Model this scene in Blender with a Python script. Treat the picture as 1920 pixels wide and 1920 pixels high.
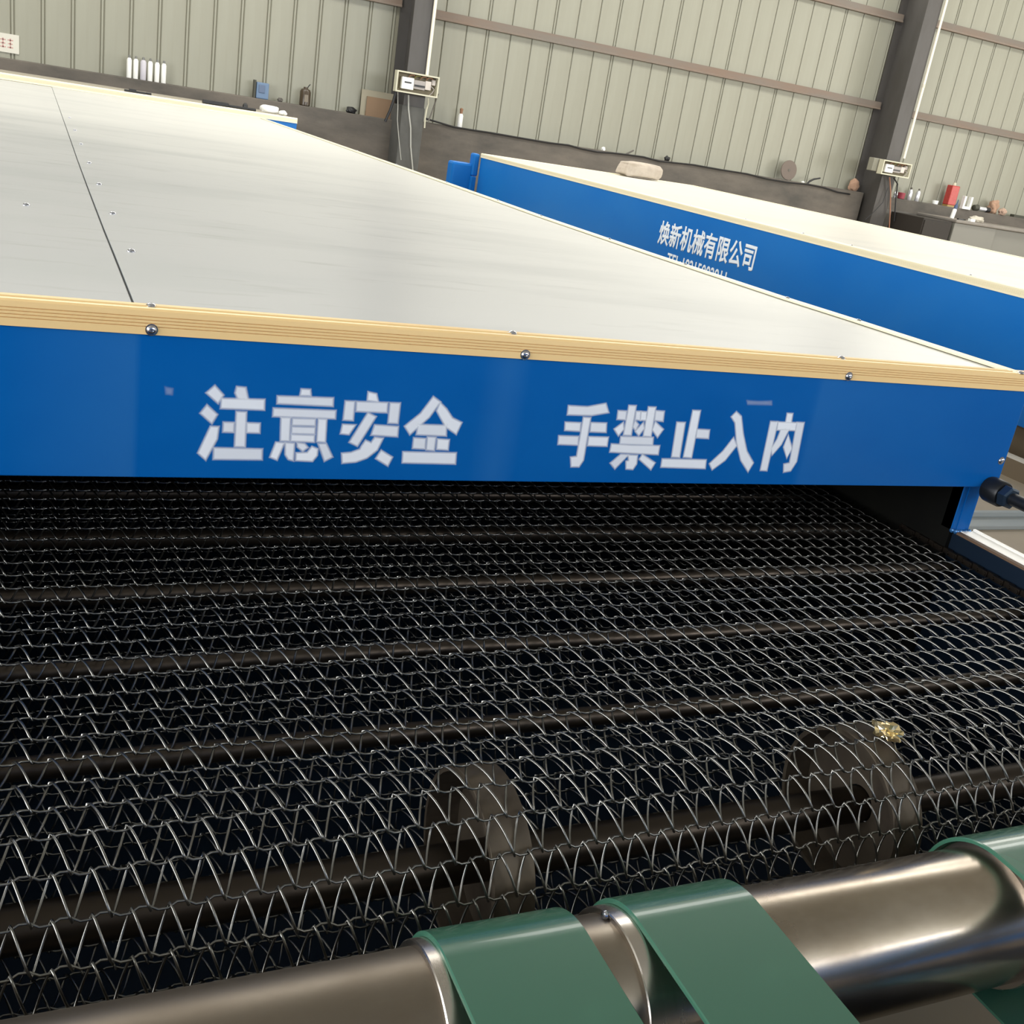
import bpy, bmesh, math, random
from mathutils import Vector, Matrix
random.seed(7)
for o in list(bpy.data.objects): bpy.data.objects.remove(o)
S = bpy.context.scene
C = S.collection
PI = math.pi

# ------------------------------------------------------------------ camera
CZ = 1.26                      # camera height above the workshop floor
RX = Vector((0.91062172, -0.38313856, 0.15483192))     # image right
DN = Vector((-0.00139472, -0.37752451, -0.92599854))   # image down
FW = Vector((0.4132386, 0.84301844, -0.34431639))      # view direction
FPX = 1969.5
cam_d = bpy.data.cameras.new('camera')
cam = bpy.data.objects.new('camera', cam_d)
C.objects.link(cam)
M3 = Matrix((RX, -DN, -FW)).transposed()
cam.matrix_world = Matrix.Translation((0, 0, CZ)) @ M3.to_4x4()
cam_d.sensor_width = 36.0
cam_d.lens = FPX / 1920 * 36
cam_d.clip_start = 0.02
cam_d.clip_end = 200
S.camera = cam

# ------------------------------------------------------------------ sky, lights, exposure
w = bpy.data.worlds.new('overcast_sky')
S.world = w
w.use_nodes = True
bgn = w.node_tree.nodes['Background']
bgn.inputs[0].default_value = (0.92, 0.96, 1.0, 1)
bgn.inputs[1].default_value = 0.55
S.view_settings.view_transform = 'Standard'
S.view_settings.look = 'None'
S.view_settings.gamma = 1
S.view_settings.use_curve_mapping = False
S.view_settings.exposure = 0.0
try:
    S.cycles.use_denoising = True
except Exception:
    pass

def area(name, loc, direction, sx, sy, L, col):
    d = bpy.data.lights.new(name, 'AREA')
    d.shape = 'RECTANGLE'
    d.size, d.size_y = sx, sy
    d.energy = L * PI * sx * sy
    d.color = col
    o = bpy.data.objects.new(name, d)
    C.objects.link(o)
    o.location = loc
    o.rotation_euler = Vector(direction).to_track_quat('-Z', 'Y').to_euler()
    return o

ROOF = 6.6
WARM = (1.0, 0.97, 0.90)
NEUT = (0.97, 0.985, 1.0)
# daylight through the glazed band high in the far wall, the roof lights and the open door on the right
area('daylight_window_band', (10.0, 14.86, 5.35), (0, -1, -0.25), 27.0, 1.5, 6.5, WARM)
area('daylight_roof_light', (-0.6, 10.3, ROOF - 0.06), (0, 0, -1), 9.0, 2.4, 7.5, WARM)
area('daylight_roof_light', (12.0, 10.3, ROOF - 0.06), (0, 0, -1), 14.0, 2.4, 6.5, WARM)
area('left_fill', (-8.6, -0.5, 2.5), (1, 0, 0), 10.0, 4.4, 12.0, NEUT)  # unseen lamp added to brighten the left-facing sides
area('daylight_door', (22.6, 4.0, 2.4), (-1, 0, -0.05), 7.0, 4.4, 12.0, WARM)
area('front_fill', (10.0, -8.6, 4.5), (0, 1, -0.1), 13.0, 3.0, 17.0, NEUT)  # lamp added behind the viewpoint to brighten the front panel

# ------------------------------------------------------------------ helpers
def P(px, py, x=None, y=None, z=None):
    """Pixel of the 1920 px photograph to the point on a world plane x, y or z = const."""
    d = RX * ((px - 960) / FPX) + DN * ((py - 960) / FPX) + FW
    if y is not None: t = y / d.y
    elif x is not None: t = x / d.x
    else: t = (z - CZ) / d.z
    return Vector((d.x * t, d.y * t, d.z * t + CZ))

_mats = {}
def mat(name, col, rough=0.5, metal=0.0, spec=0.5, noise=0.0, nscale=(4, 4, 4), col2=None, bump=0.0, bscale=60, rvar=0.0, coat=0.0, trans=0.0, alpha=1.0):
    if name in _mats: return _mats[name]
    m = bpy.data.materials.new(name)
    m.use_nodes = True
    nt = m.node_tree
    b = nt.nodes['Principled BSDF']
    b.inputs['Base Color'].default_value = (*col, 1)
    b.inputs['Roughness'].default_value = rough
    b.inputs['Metallic'].default_value = metal
    b.inputs['Specular IOR Level'].default_value = spec
    if coat: b.inputs['Coat Weight'].default_value = coat; b.inputs['Coat Roughness'].default_value = 0.15
    if trans: b.inputs['Transmission Weight'].default_value = trans
    tc = nt.nodes.new('ShaderNodeTexCoord')
    if noise or rvar:
        mp = nt.nodes.new('ShaderNodeMapping')
        mp.inputs['Scale'].default_value = nscale
        nt.links.new(tc.outputs['Object'], mp.inputs['Vector'])
        n = nt.nodes.new('ShaderNodeTexNoise')
        n.inputs['Scale'].default_value = 1.0
        n.inputs['Detail'].default_value = 6
        n.inputs['Roughness'].default_value = 0.6
        nt.links.new(mp.outputs[0], n.inputs['Vector'])
        if noise:
            r = nt.nodes.new('ShaderNodeMapRange')
            r.inputs['From Min'].default_value = 0.38
            r.inputs['From Max'].default_value = 0.68
            r.inputs['To Max'].default_value = noise
            nt.links.new(n.outputs['Fac'], r.inputs['Value'])
            mx = nt.nodes.new('ShaderNodeMix')
            mx.data_type = 'RGBA'
            mx.inputs[6].default_value = (*col, 1)
            mx.inputs[7].default_value = (*(col2 or tuple(c * 0.5 for c in col)), 1)
            nt.links.new(r.outputs[0], mx.inputs[0])
            nt.links.new(mx.outputs[2], b.inputs['Base Color'])
        if rvar:
            r2 = nt.nodes.new('ShaderNodeMapRange')
            r2.inputs['From Min'].default_value = 0.3
            r2.inputs['From Max'].default_value = 0.7
            r2.inputs['To Min'].default_value = max(0.02, rough - rvar)
            r2.inputs['To Max'].default_value = rough + rvar
            nt.links.new(n.outputs['Fac'], r2.inputs['Value'])
            nt.links.new(r2.outputs[0], b.inputs['Roughness'])
    if bump:
        n2 = nt.nodes.new('ShaderNodeTexNoise')
        n2.inputs['Scale'].default_value = bscale
        n2.inputs['Detail'].default_value = 3
        nt.links.new(tc.outputs['Object'], n2.inputs['Vector'])
        bp = nt.nodes.new('ShaderNodeBump')
        bp.inputs['Strength'].default_value = bump
        bp.inputs['Distance'].default_value = 0.01
        nt.links.new(n2.outputs['Fac'], bp.inputs['Height'])
        nt.links.new(bp.outputs[0], b.inputs['Normal'])
    _mats[name] = m
    return m

class MB:
    def __init__(s): s.v = []; s.f = []
    def add(s, vs, fs):
        k = len(s.v); s.v += [tuple(v) for v in vs]; s.f += [tuple(i + k for i in f) for f in fs]
        return s
    def box(s, x0, x1, y0, y1, z0, z1):
        return s.add([(x, y, z) for z in (z0, z1) for y in (y0, y1) for x in (x0, x1)],
                     [(0, 2, 3, 1), (4, 5, 7, 6), (0, 1, 5, 4), (2, 6, 7, 3), (0, 4, 6, 2), (1, 3, 7, 5)])
    def tube(s, pts, r, n=8, cap=True, closed=False):
        pts = [Vector(p) for p in pts]
        rs = r if isinstance(r, (list, tuple)) else [r] * len(pts)
        vs, fs = [], []
        up = None
        for i, p in enumerate(pts):
            a = pts[i - 1] if i or closed else p
            b = pts[(i + 1) % len(pts)] if i < len(pts) - 1 or closed else p
            t = (b - a).normalized()
            if up is None:
                up = t.orthogonal().normalized()
            else:
                up = (up - t * up.dot(t))
                up = up.normalized() if up.length > 1e-6 else t.orthogonal().normalized()
            q = t.cross(up)
            for j in range(n):
                an = 2 * PI * j / n
                vs.append(p + (up * math.cos(an) + q * math.sin(an)) * rs[i])
        m = len(pts)
        for i in range(m if closed else m - 1):
            for j in range(n):
                a0, a1 = i * n + j, i * n + (j + 1) % n
                b0, b1 = ((i + 1) % m) * n + j, ((i + 1) % m) * n + (j + 1) % n
                fs.append((a0, a1, b1, b0))
        if cap and not closed:
            fs.append(tuple(range(n))[::-1]); fs.append(tuple((m - 1) * n + j for j in range(n)))
        return s.add(vs, fs)
    def lathe(s, base, axis, prof, n=24):
        """prof: [(distance along axis, radius)]"""
        base = Vector(base); ax = Vector(axis).normalized(); u = ax.orthogonal().normalized(); q = ax.cross(u)
        vs, fs = [], []
        for d, r in prof:
            for j in range(n):
                an = 2 * PI * j / n
                vs.append(base + ax * d + (u * math.cos(an) + q * math.sin(an)) * max(r, 1e-5))
        for i in range(len(prof) - 1):
            for j in range(n):
                fs.append((i * n + j, i * n + (j + 1) % n, (i + 1) * n + (j + 1) % n, (i + 1) * n + j))
        fs.append(tuple(range(n))[::-1]); fs.append(tuple((len(prof) - 1) * n + j for j in range(n)))
        return s.add(vs, fs)
    def prism(s, poly, f):
        """poly: closed list of 2D points; f(p, 0|1) gives the two end positions"""
        n = len(poly)
        vs = [f(p, 0) for p in poly] + [f(p, 1) for p in poly]
        fs = [(i, (i + 1) % n, (i + 1) % n + n, i + n) for i in range(n)]
        fs += [tuple(range(n))[::-1], tuple(range(n, 2 * n))]
        return s.add(vs, fs)
    def build(s, name, m, parent=None, smooth=False, bevel=0.0, loc=None, angle=35):
        me = bpy.data.meshes.new(name)
        me.from_pydata([tuple(v) for v in s.v], [], s.f)
        bm = bmesh.new(); bm.from_mesh(me)
        bmesh.ops.recalc_face_normals(bm, faces=bm.faces)
        if bevel:
            es = [e for e in bm.edges if len(e.link_faces) == 2 and e.calc_face_angle(0) > 0.6]
            bmesh.ops.bevel(bm, geom=es, offset=bevel, segments=2, profile=0.5, affect='EDGES', clamp_overlap=True)
        if smooth:
            for f in bm.faces: f.smooth = True
            for e in bm.edges:
                if len(e.link_faces) == 2 and e.calc_face_angle(0) > math.radians(angle): e.smooth = False
        bm.to_mesh(me); bm.free()
        me.materials.append(m)
        o = bpy.data.objects.new(name, me)
        C.objects.link(o)
        if parent is not None: o.parent = parent
        if loc is not None: o.location = loc
        return o

def put(o, parent):            # child that keeps its world place under an unrotated parent
    o.parent = parent
    o.matrix_parent_inverse = Matrix.Translation(parent.location).inverted()
    return o
def tag(o, label, cat, group=None, kind=None):
    o['label'] = label; o['category'] = cat
    if group: o['group'] = group
    if kind: o['kind'] = kind
    return o
def thing(name, label, cat, loc=(0, 0, 0), group=None):
    o = bpy.data.objects.new(name, None); C.objects.link(o); o.location = loc
    o.empty_display_size = 0.1
    return tag(o, label, cat, group)
def struct(o):
    o['kind'] = 'structure'; return o
def part(mb, name, m, root, **k):
    return put(mb.build(name, m, None, **k), root)
def copy_of(src, root, loc=None, mw=None):
    c = src.copy(); C.objects.link(c); c.parent = None
    if mw is not None: c.matrix_world = mw
    elif loc is not None: c.location = loc
    put(c, root)
    return c

# ------------------------------------------------------------------ materials
CONC = mat('old_concrete', (0.15, 0.13, 0.108), 0.9, noise=1.0, nscale=(1.0, 1.0, 2.6), col2=(0.075, 0.069, 0.06), bump=0.3, bscale=12)
FLOOR = mat('workshop_floor', (0.36, 0.30, 0.22), 0.65, noise=0.7, nscale=(0.9, 0.9, 0.9), col2=(0.26, 0.22, 0.165))
CLAD = mat('cladding_sheet', (0.295, 0.292, 0.232), 0.5, noise=0.45, nscale=(6, 1, 0.35), col2=(0.235, 0.228, 0.175))
CLAD2 = mat('cladding_joint', (0.23, 0.22, 0.165), 0.8)
GIRT = mat('rusty_girt', (0.175, 0.15, 0.125), 0.7, noise=0.7, nscale=(0.8, 3, 5), col2=(0.20, 0.13, 0.09))
COLM = mat('dark_steel_column', (0.078, 0.073, 0.069), 0.6, noise=0.7, nscale=(3, 3, 1), col2=(0.052, 0.046, 0.04))
ROOFM = mat('roof_sheet', (0.30, 0.30, 0.27), 0.7)
BLUE = mat('blue_paint', (0.0005, 0.084, 0.315), 0.33, spec=0.14, noise=0.5, nscale=(2.2, 2.2, 3.5), col2=(0.002, 0.104, 0.35), rvar=0.06)
BLUE2 = mat('blue_paint_side', (0.004, 0.135, 0.46), 0.38, spec=0.25, noise=0.6, nscale=(1.2, 0.8, 1.2), col2=(0.02, 0.17, 0.48))
NAVY = mat('navy_paint', (0.0025, 0.009, 0.020), 0.55, spec=0.2, noise=0.6, nscale=(5, 5, 5), col2=(0.004, 0.010, 0.02))
DARK = mat('dark_inside', (0.005, 0.005, 0.0045), 0.9, spec=0.08, noise=0.5, nscale=(3, 3, 3), col2=(0.012, 0.012, 0.008))
GOLD = mat('champagne_trim', (0.80, 0.56, 0.26), 0.36, metal=0.15, spec=0.5, noise=0.3, nscale=(1, 1, 1), col2=(0.84, 0.61, 0.31))
GOLD2 = mat('pale_champagne_trim', (0.90, 0.81, 0.56), 0.38, metal=0.05, spec=0.5)
STEEL = mat('screw_steel', (0.55, 0.56, 0.62), 0.22, metal=1.0)
WIRE = mat('mesh_wire', (0.24, 0.238, 0.222), 0.30, metal=1.0, noise=0.6, nscale=(30, 30, 30), col2=(0.145, 0.137, 0.124))
ROLLM = mat('polished_roller', (0.48, 0.425, 0.36), 0.26, metal=1.0, noise=0.9, nscale=(3.5, 6, 6), col2=(0.27, 0.22, 0.165), rvar=0.05)
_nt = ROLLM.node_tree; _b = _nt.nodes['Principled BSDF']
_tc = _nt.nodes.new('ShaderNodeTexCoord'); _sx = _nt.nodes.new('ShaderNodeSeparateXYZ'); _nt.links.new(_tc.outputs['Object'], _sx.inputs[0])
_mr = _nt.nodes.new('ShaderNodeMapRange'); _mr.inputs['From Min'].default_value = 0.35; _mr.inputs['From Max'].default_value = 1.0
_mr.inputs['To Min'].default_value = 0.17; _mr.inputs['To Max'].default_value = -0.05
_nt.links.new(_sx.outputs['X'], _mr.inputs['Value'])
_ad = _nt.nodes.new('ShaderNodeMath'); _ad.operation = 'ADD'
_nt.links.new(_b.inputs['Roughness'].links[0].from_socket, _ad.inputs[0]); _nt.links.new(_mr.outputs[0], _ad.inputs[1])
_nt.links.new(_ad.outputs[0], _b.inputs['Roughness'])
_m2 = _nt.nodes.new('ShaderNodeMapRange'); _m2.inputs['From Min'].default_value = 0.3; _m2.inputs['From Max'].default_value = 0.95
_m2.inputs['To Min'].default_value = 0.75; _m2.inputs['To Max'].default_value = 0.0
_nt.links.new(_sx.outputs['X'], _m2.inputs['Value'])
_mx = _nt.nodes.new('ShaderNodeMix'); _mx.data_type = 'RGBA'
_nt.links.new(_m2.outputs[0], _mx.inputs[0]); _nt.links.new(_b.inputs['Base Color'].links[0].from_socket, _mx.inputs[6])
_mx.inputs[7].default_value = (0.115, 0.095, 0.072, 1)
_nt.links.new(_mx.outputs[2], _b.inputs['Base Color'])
SLEEVE = mat('machined_sleeve', (0.62, 0.57, 0.52), 0.25, metal=1.0, rvar=0.05, nscale=(60, 8, 8))
SHAFT = mat('oily_shaft', (0.060, 0.048, 0.038), 0.40, metal=0.9, noise=0.7, nscale=(4, 8, 8), col2=(0.045, 0.036, 0.028), rvar=0.1)
RUST = mat('rusty_disc', (0.125, 0.10, 0.072), 0.6, metal=0.5, noise=0.9, nscale=(14, 10, 10), col2=(0.065, 0.05, 0.038))
BLACK = mat('black_rubber', (0.010, 0.010, 0.011), 0.45)
BLKST = mat('black_oxide_steel', (0.007, 0.008, 0.010), 0.42, spec=0.3)
WHITE = mat('white_plastic', (0.80, 0.80, 0.76), 0.4)
CREAM = mat('cream_plastic', (0.55, 0.53, 0.40), 0.5)
GREYM = mat('grey_plastic', (0.33, 0.30, 0.28), 0.5)
RED = mat('red_tin', (0.42, 0.035, 0.03), 0.4, noise=0.5, nscale=(20, 20, 20), col2=(0.5, 0.09, 0.07))
CARD = mat('cardboard', (0.23, 0.15, 0.09), 0.85)
WIREB = mat('brown_wiring', (0.25, 0.13, 0.07), 0.6)
PALE = mat('pale_cable', (0.42, 0.42, 0.38), 0.5)
SILV = mat('silver_can', (0.75, 0.75, 0.78), 0.25, metal=0.6)
CLOTH = mat('dusty_cloth', (0.46, 0.40, 0.33), 0.95, noise=0.6, nscale=(9, 9, 9), col2=(0.32, 0.27, 0.22))
BCLOTH = mat('brown_cloth', (0.40, 0.25, 0.17), 0.95, noise=0.6, nscale=(12, 12, 12), col2=(0.26, 0.16, 0.10))

def sheet_material(name, base, lit_col, dirty, fade):
    """painted steel sheet with drawn-out grey smears and scratches"""
    m = bpy.data.materials.new(name); m.use_nodes = True
    nt = m.node_tree; b = nt.nodes['Principled BSDF']
    tc = nt.nodes.new('ShaderNodeTexCoord')
    def noise(scale, lo, hi, det=5):
        mp = nt.nodes.new('ShaderNodeMapping'); mp.inputs['Scale'].default_value = scale
        nt.links.new(tc.outputs['Object'], mp.inputs['Vector'])
        n = nt.nodes.new('ShaderNodeTexNoise'); n.inputs['Scale'].default_value = 1; n.inputs['Detail'].default_value = det
        nt.links.new(mp.outputs[0], n.inputs['Vector'])
        r = nt.nodes.new('ShaderNodeMapRange'); r.inputs['From Min'].default_value = lo; r.inputs['From Max'].default_value = hi
        nt.links.new(n.outputs['Fac'], r.inputs['Value'])
        return r.outputs[0]
    a = noise((0.9, 3.0, 1), 0.47, 0.66)
    c = noise((3.5, 16, 1), 0.58, 0.78)
    e = noise((0.45, 0.7, 1), 0.35, 0.75)
    def mix(fac, k, c1, c2):
        mu = nt.nodes.new('ShaderNodeMath'); mu.operation = 'MULTIPLY'; mu.inputs[1].default_value = k
        nt.links.new(fac, mu.inputs[0])
        mx = nt.nodes.new('ShaderNodeMix'); mx.data_type = 'RGBA'
        nt.links.new(mu.outputs[0], mx.inputs[0])
        if isinstance(c1, tuple): mx.inputs[6].default_value = (*c1, 1)
        else: nt.links.new(c1, mx.inputs[6])
        mx.inputs[7].default_value = (*c2, 1)
        return mx.outputs[2]
    # light falloff painted in: greyer at low x and near, lighter right and far
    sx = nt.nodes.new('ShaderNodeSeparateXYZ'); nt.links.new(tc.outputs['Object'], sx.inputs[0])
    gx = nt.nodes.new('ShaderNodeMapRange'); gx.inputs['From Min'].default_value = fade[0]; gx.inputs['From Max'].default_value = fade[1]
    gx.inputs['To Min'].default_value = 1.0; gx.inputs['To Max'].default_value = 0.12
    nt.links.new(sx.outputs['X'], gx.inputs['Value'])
    gy = nt.nodes.new('ShaderNodeMapRange'); gy.inputs['From Min'].default_value = 4.0; gy.inputs['From Max'].default_value = 7.5  # painted brightness: the far end is coloured lighter
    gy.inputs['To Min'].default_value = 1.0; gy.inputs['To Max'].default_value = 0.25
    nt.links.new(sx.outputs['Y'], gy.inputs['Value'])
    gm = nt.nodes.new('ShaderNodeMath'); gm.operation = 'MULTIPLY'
    nt.links.new(gx.outputs[0], gm.inputs[0]); nt.links.new(gy.outputs[0], gm.inputs[1]); light_grad = gm.outputs[0]
    def graded(x):  # real smears and base tone, scaled by the painted gradient
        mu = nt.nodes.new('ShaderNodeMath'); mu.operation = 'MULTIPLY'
        nt.links.new(x, mu.inputs[0]); nt.links.new(light_grad, mu.inputs[1]); return mu.outputs[0]
    bx = nt.nodes.new('ShaderNodeMix'); bx.data_type = 'RGBA'; nt.links.new(light_grad, bx.inputs[0])
    bx.inputs[6].default_value = (*lit_col, 1); bx.inputs[7].default_value = (*base, 1)
    col = mix(graded(e), 0.5, bx.outputs[2], tuple(x * 0.78 for x in (base[0] * 0.97, base[1], base[2] * 1.04)))
    col = mix(graded(a), 0.75 * dirty, col, (0.19, 0.21, 0.215))
    col = mix(graded(c), 0.75 * dirty, col, (0.11, 0.115, 0.11))
    nt.links.new(col, b.inputs['Base Color'])
    b.inputs['Roughness'].default_value = 0.33
    b.inputs['Specular IOR Level'].default_value = 0.5
    return m
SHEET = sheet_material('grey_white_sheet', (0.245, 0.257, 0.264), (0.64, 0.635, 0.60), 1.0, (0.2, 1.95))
SHEET2 = sheet_material('cream_white_sheet', (0.68, 0.65, 0.56), (0.68, 0.65, 0.57), 0.35, (4, 9))

# green PU belt: half clear plastic
GREEN = bpy.data.materials.new('green_belt'); GREEN.use_nodes = True
_b = GREEN.node_tree.nodes['Principled BSDF']
_b.inputs['Base Color'].default_value = (0.055, 0.17, 0.112, 1)
_b.inputs['Roughness'].default_value = 0.24
_b.inputs['Transmission Weight'].default_value = 0.3
_b.inputs['IOR'].default_value = 1.45
_b.inputs['Specular IOR Level'].default_value = 0.6
_b.inputs['Subsurface Weight'].default_value = 0.0
_b.inputs['Coat Weight'].default_value = 0.35
_b.inputs['Coat Roughness'].default_value = 0.06

# sprayed lettering: alpha fades out over the sprayed rim of each stencil stroke
SPRAY = bpy.data.materials.new('white_spray_paint'); SPRAY.use_nodes = True
_nt = SPRAY.node_tree; _b = _nt.nodes['Principled BSDF']
_b.inputs['Base Color'].default_value = (0.82, 0.85, 0.90, 1)
_b.inputs['Roughness'].default_value = 0.6
_at = _nt.nodes.new('ShaderNodeAttribute'); _at.attribute_name = 'cover'
_nt.links.new(_at.outputs['Fac'], _b.inputs['Alpha'])

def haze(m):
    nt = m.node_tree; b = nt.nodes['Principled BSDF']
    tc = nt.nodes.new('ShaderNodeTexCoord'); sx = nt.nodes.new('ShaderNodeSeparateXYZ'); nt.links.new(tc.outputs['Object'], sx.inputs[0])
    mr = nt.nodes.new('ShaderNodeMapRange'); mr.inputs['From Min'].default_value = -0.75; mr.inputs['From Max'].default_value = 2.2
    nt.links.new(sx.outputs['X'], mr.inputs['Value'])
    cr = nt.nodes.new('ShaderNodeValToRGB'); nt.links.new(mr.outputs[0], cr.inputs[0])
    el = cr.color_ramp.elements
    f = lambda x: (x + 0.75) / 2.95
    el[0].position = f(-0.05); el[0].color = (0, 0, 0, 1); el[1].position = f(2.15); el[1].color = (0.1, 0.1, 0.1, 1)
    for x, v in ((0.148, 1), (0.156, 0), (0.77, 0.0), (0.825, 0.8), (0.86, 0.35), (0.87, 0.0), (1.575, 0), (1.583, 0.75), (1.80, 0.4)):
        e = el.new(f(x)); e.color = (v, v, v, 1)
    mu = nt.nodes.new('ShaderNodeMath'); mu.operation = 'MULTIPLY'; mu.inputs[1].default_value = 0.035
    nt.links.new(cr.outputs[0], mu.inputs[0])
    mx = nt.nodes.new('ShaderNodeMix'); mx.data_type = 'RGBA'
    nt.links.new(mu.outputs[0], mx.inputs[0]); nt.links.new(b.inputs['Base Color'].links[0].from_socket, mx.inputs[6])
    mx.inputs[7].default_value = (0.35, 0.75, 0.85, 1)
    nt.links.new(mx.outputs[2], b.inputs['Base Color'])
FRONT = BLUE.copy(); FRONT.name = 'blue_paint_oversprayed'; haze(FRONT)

# ------------------------------------------------------------------ the hall
struct(MB().box(-9, 23, -9, 15.6, -0.2, 0).build('floor', FLOOR))
WY = 14.8                       # inner face of the low masonry wall
struct(MB().box(-9, 23, 15.068, 15.3, 0, ROOF).build('wall_far', CLAD2))
wall = bpy.data.objects['wall_far']

XA0, XA1, XB0, XB1, YF = 4.48, 4.77, 12.78, 13.07, 14.42
LEDGE = []
for x0, x1, dz in ((-9, XA0 + 0.05, -0.235), (XA1 - 0.05, XB0 + 0.05, -0.195), (XB1 - 0.05, 23, -0.20)):
    LEDGE.append(CZ + dz)
    part(MB().box(x0, x1, WY, 15.12, 0, CZ + dz), 'masonry', CONC, wall, bevel=0.01)
def ledge(x): return LEDGE[0] if x < XA0 else LEDGE[1] if x < XB0 else LEDGE[2]
part(MB().box(XB1 - 0.05, 23, WY - 0.03, WY, 0, 0.86), 'render_coat', mat('grey_render', (0.17, 0.16, 0.14), 0.9, noise=0.8, nscale=(2, 2, 2), col2=(0.11, 0.10, 0.09)), wall)
# cladding, one object per panel, grooves between
PW = 0.333
def panel_mesh(wd):
    h0, h1 = 0.0, 4.6
    z = MB()
    b = 0.009
    poly = [(0, 0.025), (0, 0.006), (b, 0), (wd - b, 0), (wd, 0.006), (wd, 0.025)]
    z.prism(poly, lambda p, e: (p[0], p[1], h1 if e else h0))
    return z
def clad(x0, x1, zb, double):
    src = panel_mesh(PW - 0.011).build('cladding_panel', CLAD)
    src2 = panel_mesh(PW - 0.050).build('cladding_panel', CLAD)
    rib = MB().prism([(0, 0.06), (0, 0.010), (0.006, 0.003), (0.022, 0.003), (0.028, 0.010), (0.028, 0.06)], lambda p, e: (p[0], p[1], 4.6 if e else 0)).build('joint_rib', CLAD)
    first = [src, src2, rib]
    i, x = 0, x0
    def place(k, xx):
        o = first[k]
        if o.users_collection and o.parent is None and not o.get('used'):
            o['used'] = 1; o.location = (xx, 15.05, zb); put(o, wall); return
        c = o.copy(); C.objects.link(c); c.parent = None; c.location = (xx, 15.05, zb); put(c, wall)
    while x < x1 - PW * 0.5:
        dbl = (i % 3 == double) if double >= 0 else True
        place(1 if dbl else 0, x)
        if dbl: place(2, x + PW - 0.050 + 0.011)
        x += PW; i += 1
    for o in first:
        if not o.get('used'): bpy.data.objects.remove(o)
        else: del o['used']
clad(-3.88, 4.5, LEDGE[0] - 0.01, -1)
clad(4.80, 12.9, LEDGE[1] - 0.01, 2)
clad(13.05, 22.5, LEDGE[2] - 0.01, 2)
for ob in wall.children:
    if 'used' in ob.keys(): del ob['used']
# girts
def girt(x0, x1, zc, h=0.115):
    poly = [(0, h / 2), (-0.075, h / 2), (-0.075, h / 2 - 0.022), (-0.055, h / 2 - 0.022), (-0.055, h / 2 - 0.012), (-0.02, h / 2 - 0.012),
            (-0.06, -h / 2 + 0.01), (-0.075, -h / 2 + 0.012), (-0.075, -h / 2), (0, -h / 2)]
    poly = [(0, h / 2), (-0.07, h / 2), (-0.07, -h / 2 + 0.03), (-0.085, -h / 2 + 0.012), (-0.085, -h / 2), (0, -h / 2)]
    o = MB().prism(poly, lambda p, e: (x1 if e else x0, 15.05 + p[0], zc + p[1])).build('girt', GIRT)
    return put(o, wall)
girt(-9, XA0, CZ + 1.245)
for dz in (1.19, 2.53): girt(XA1 - 0.05, XB0 + 0.08, CZ + dz)
for dz in (1.165, 2.58): girt(XB1 - 0.05, 23, CZ + dz)
# steel columns (I sections, web seen from the left)
def column(n, x0, x1):
    o = MB()
    xm = (x0 + x1) / 2
    o.box(x0, x1, YF, YF + 0.014, 0, ROOF)
    o.box(x0, x1, 15.03, 15.044, 0, ROOF)
    o.box(xm - 0.005, xm + 0.005, YF + 0.014, 15.03, 0, ROOF)
    ob = o.build('steel_column', COLM)
    struct(ob)
    return ob
column(1, XA0, XA1); column(2, XB0, XB1)
# concrete casing at the foot of the first column
struct(MB().box(XA0 - 0.02, XA1 + 0.01, YF - 0.02, WY + 0.1, 0, CZ - 0.02).build('trim_1', mat('column_casing', (0.10, 0.10, 0.092), 0.9, noise=0.8, nscale=(3, 3, 3), col2=(0.065, 0.064, 0.058)), bevel=0.01))
# roof with open roof lights, side walls, back wall with a gap cut for the added lamp
rf = MB()
rf.box(-9, 23, -9, 9.1, ROOF, ROOF + 0.1).box(-9, 23, 11.5, 15.6, ROOF, ROOF + 0.1)
for x0, x1 in ((-9, -5.1), (3.9, 5.0), (19.0, 23)): rf.box(x0, x1, 9.1, 11.5, ROOF, ROOF + 0.1)
struct(rf.build('ceiling', ROOFM))
struct(MB().box(-9.2, -9, -9, -5.5, 0, ROOF).box(-9.2, -9, 4.5, 15.6, 0, ROOF).box(-9.2, -9, -5.5, 4.5, 4.8, ROOF).build('wall_left', CLAD))
wr = MB().box(23, 23.2, -9, 0.4, 0, ROOF).box(23, 23.2, 7.6, 15.6, 0, ROOF).box(23, 23.2, 0.4, 7.6, 4.7, ROOF)
struct(wr.build('wall_right', CLAD))
wb = MB().box(-9, 3.5, -9.2, -9, 0, ROOF).box(16.5, 23, -9.2, -9, 0, ROOF).box(3.5, 16.5, -9.2, -9, 6.0, ROOF).box(3.5, 16.5, -9.2, -9, 0, 3.0)
struct(wb.build('wall_back', CLAD))

# ------------------------------------------------------------------ first machine
YD = 1.8                                     # plane of its front panel
TOP = CZ - 0.378
X0, X1, Y1 = -0.75, 2.195, 11.9
def sag(y):
    pts = [(1.8, 0), (2.4, -.006), (2.75, -.011), (3.6, -.016), (4.65, -.018), (5.3, -.015), (8, -0.008), (11.9, 0.0), (13, 0.0)]
    for (a, u), (b, v) in zip(pts, pts[1:]):
        if y <= b: return u + (v - u) * max(0, (y - a)) / (b - a)
    return pts[-1][1]
m1 = thing('belt_furnace', 'long blue tunnel machine with white sheet roof and white warning characters on its front', 'machine', (0.7, 1.8, 0))
ZB = CZ - 0.6695                              # bottom edge of the front panel
part(MB().box(X0, 2.222, YD, YD + 0.03, ZB, TOP - 0.004), 'front_panel', FRONT, m1, bevel=0.002)
ys = [1.83, 2.1, 2.4, 2.75, 3.2, 3.6, 4.1, 4.65, 5.3, 6, 7, 8, 9.5, 11, Y1]
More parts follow.
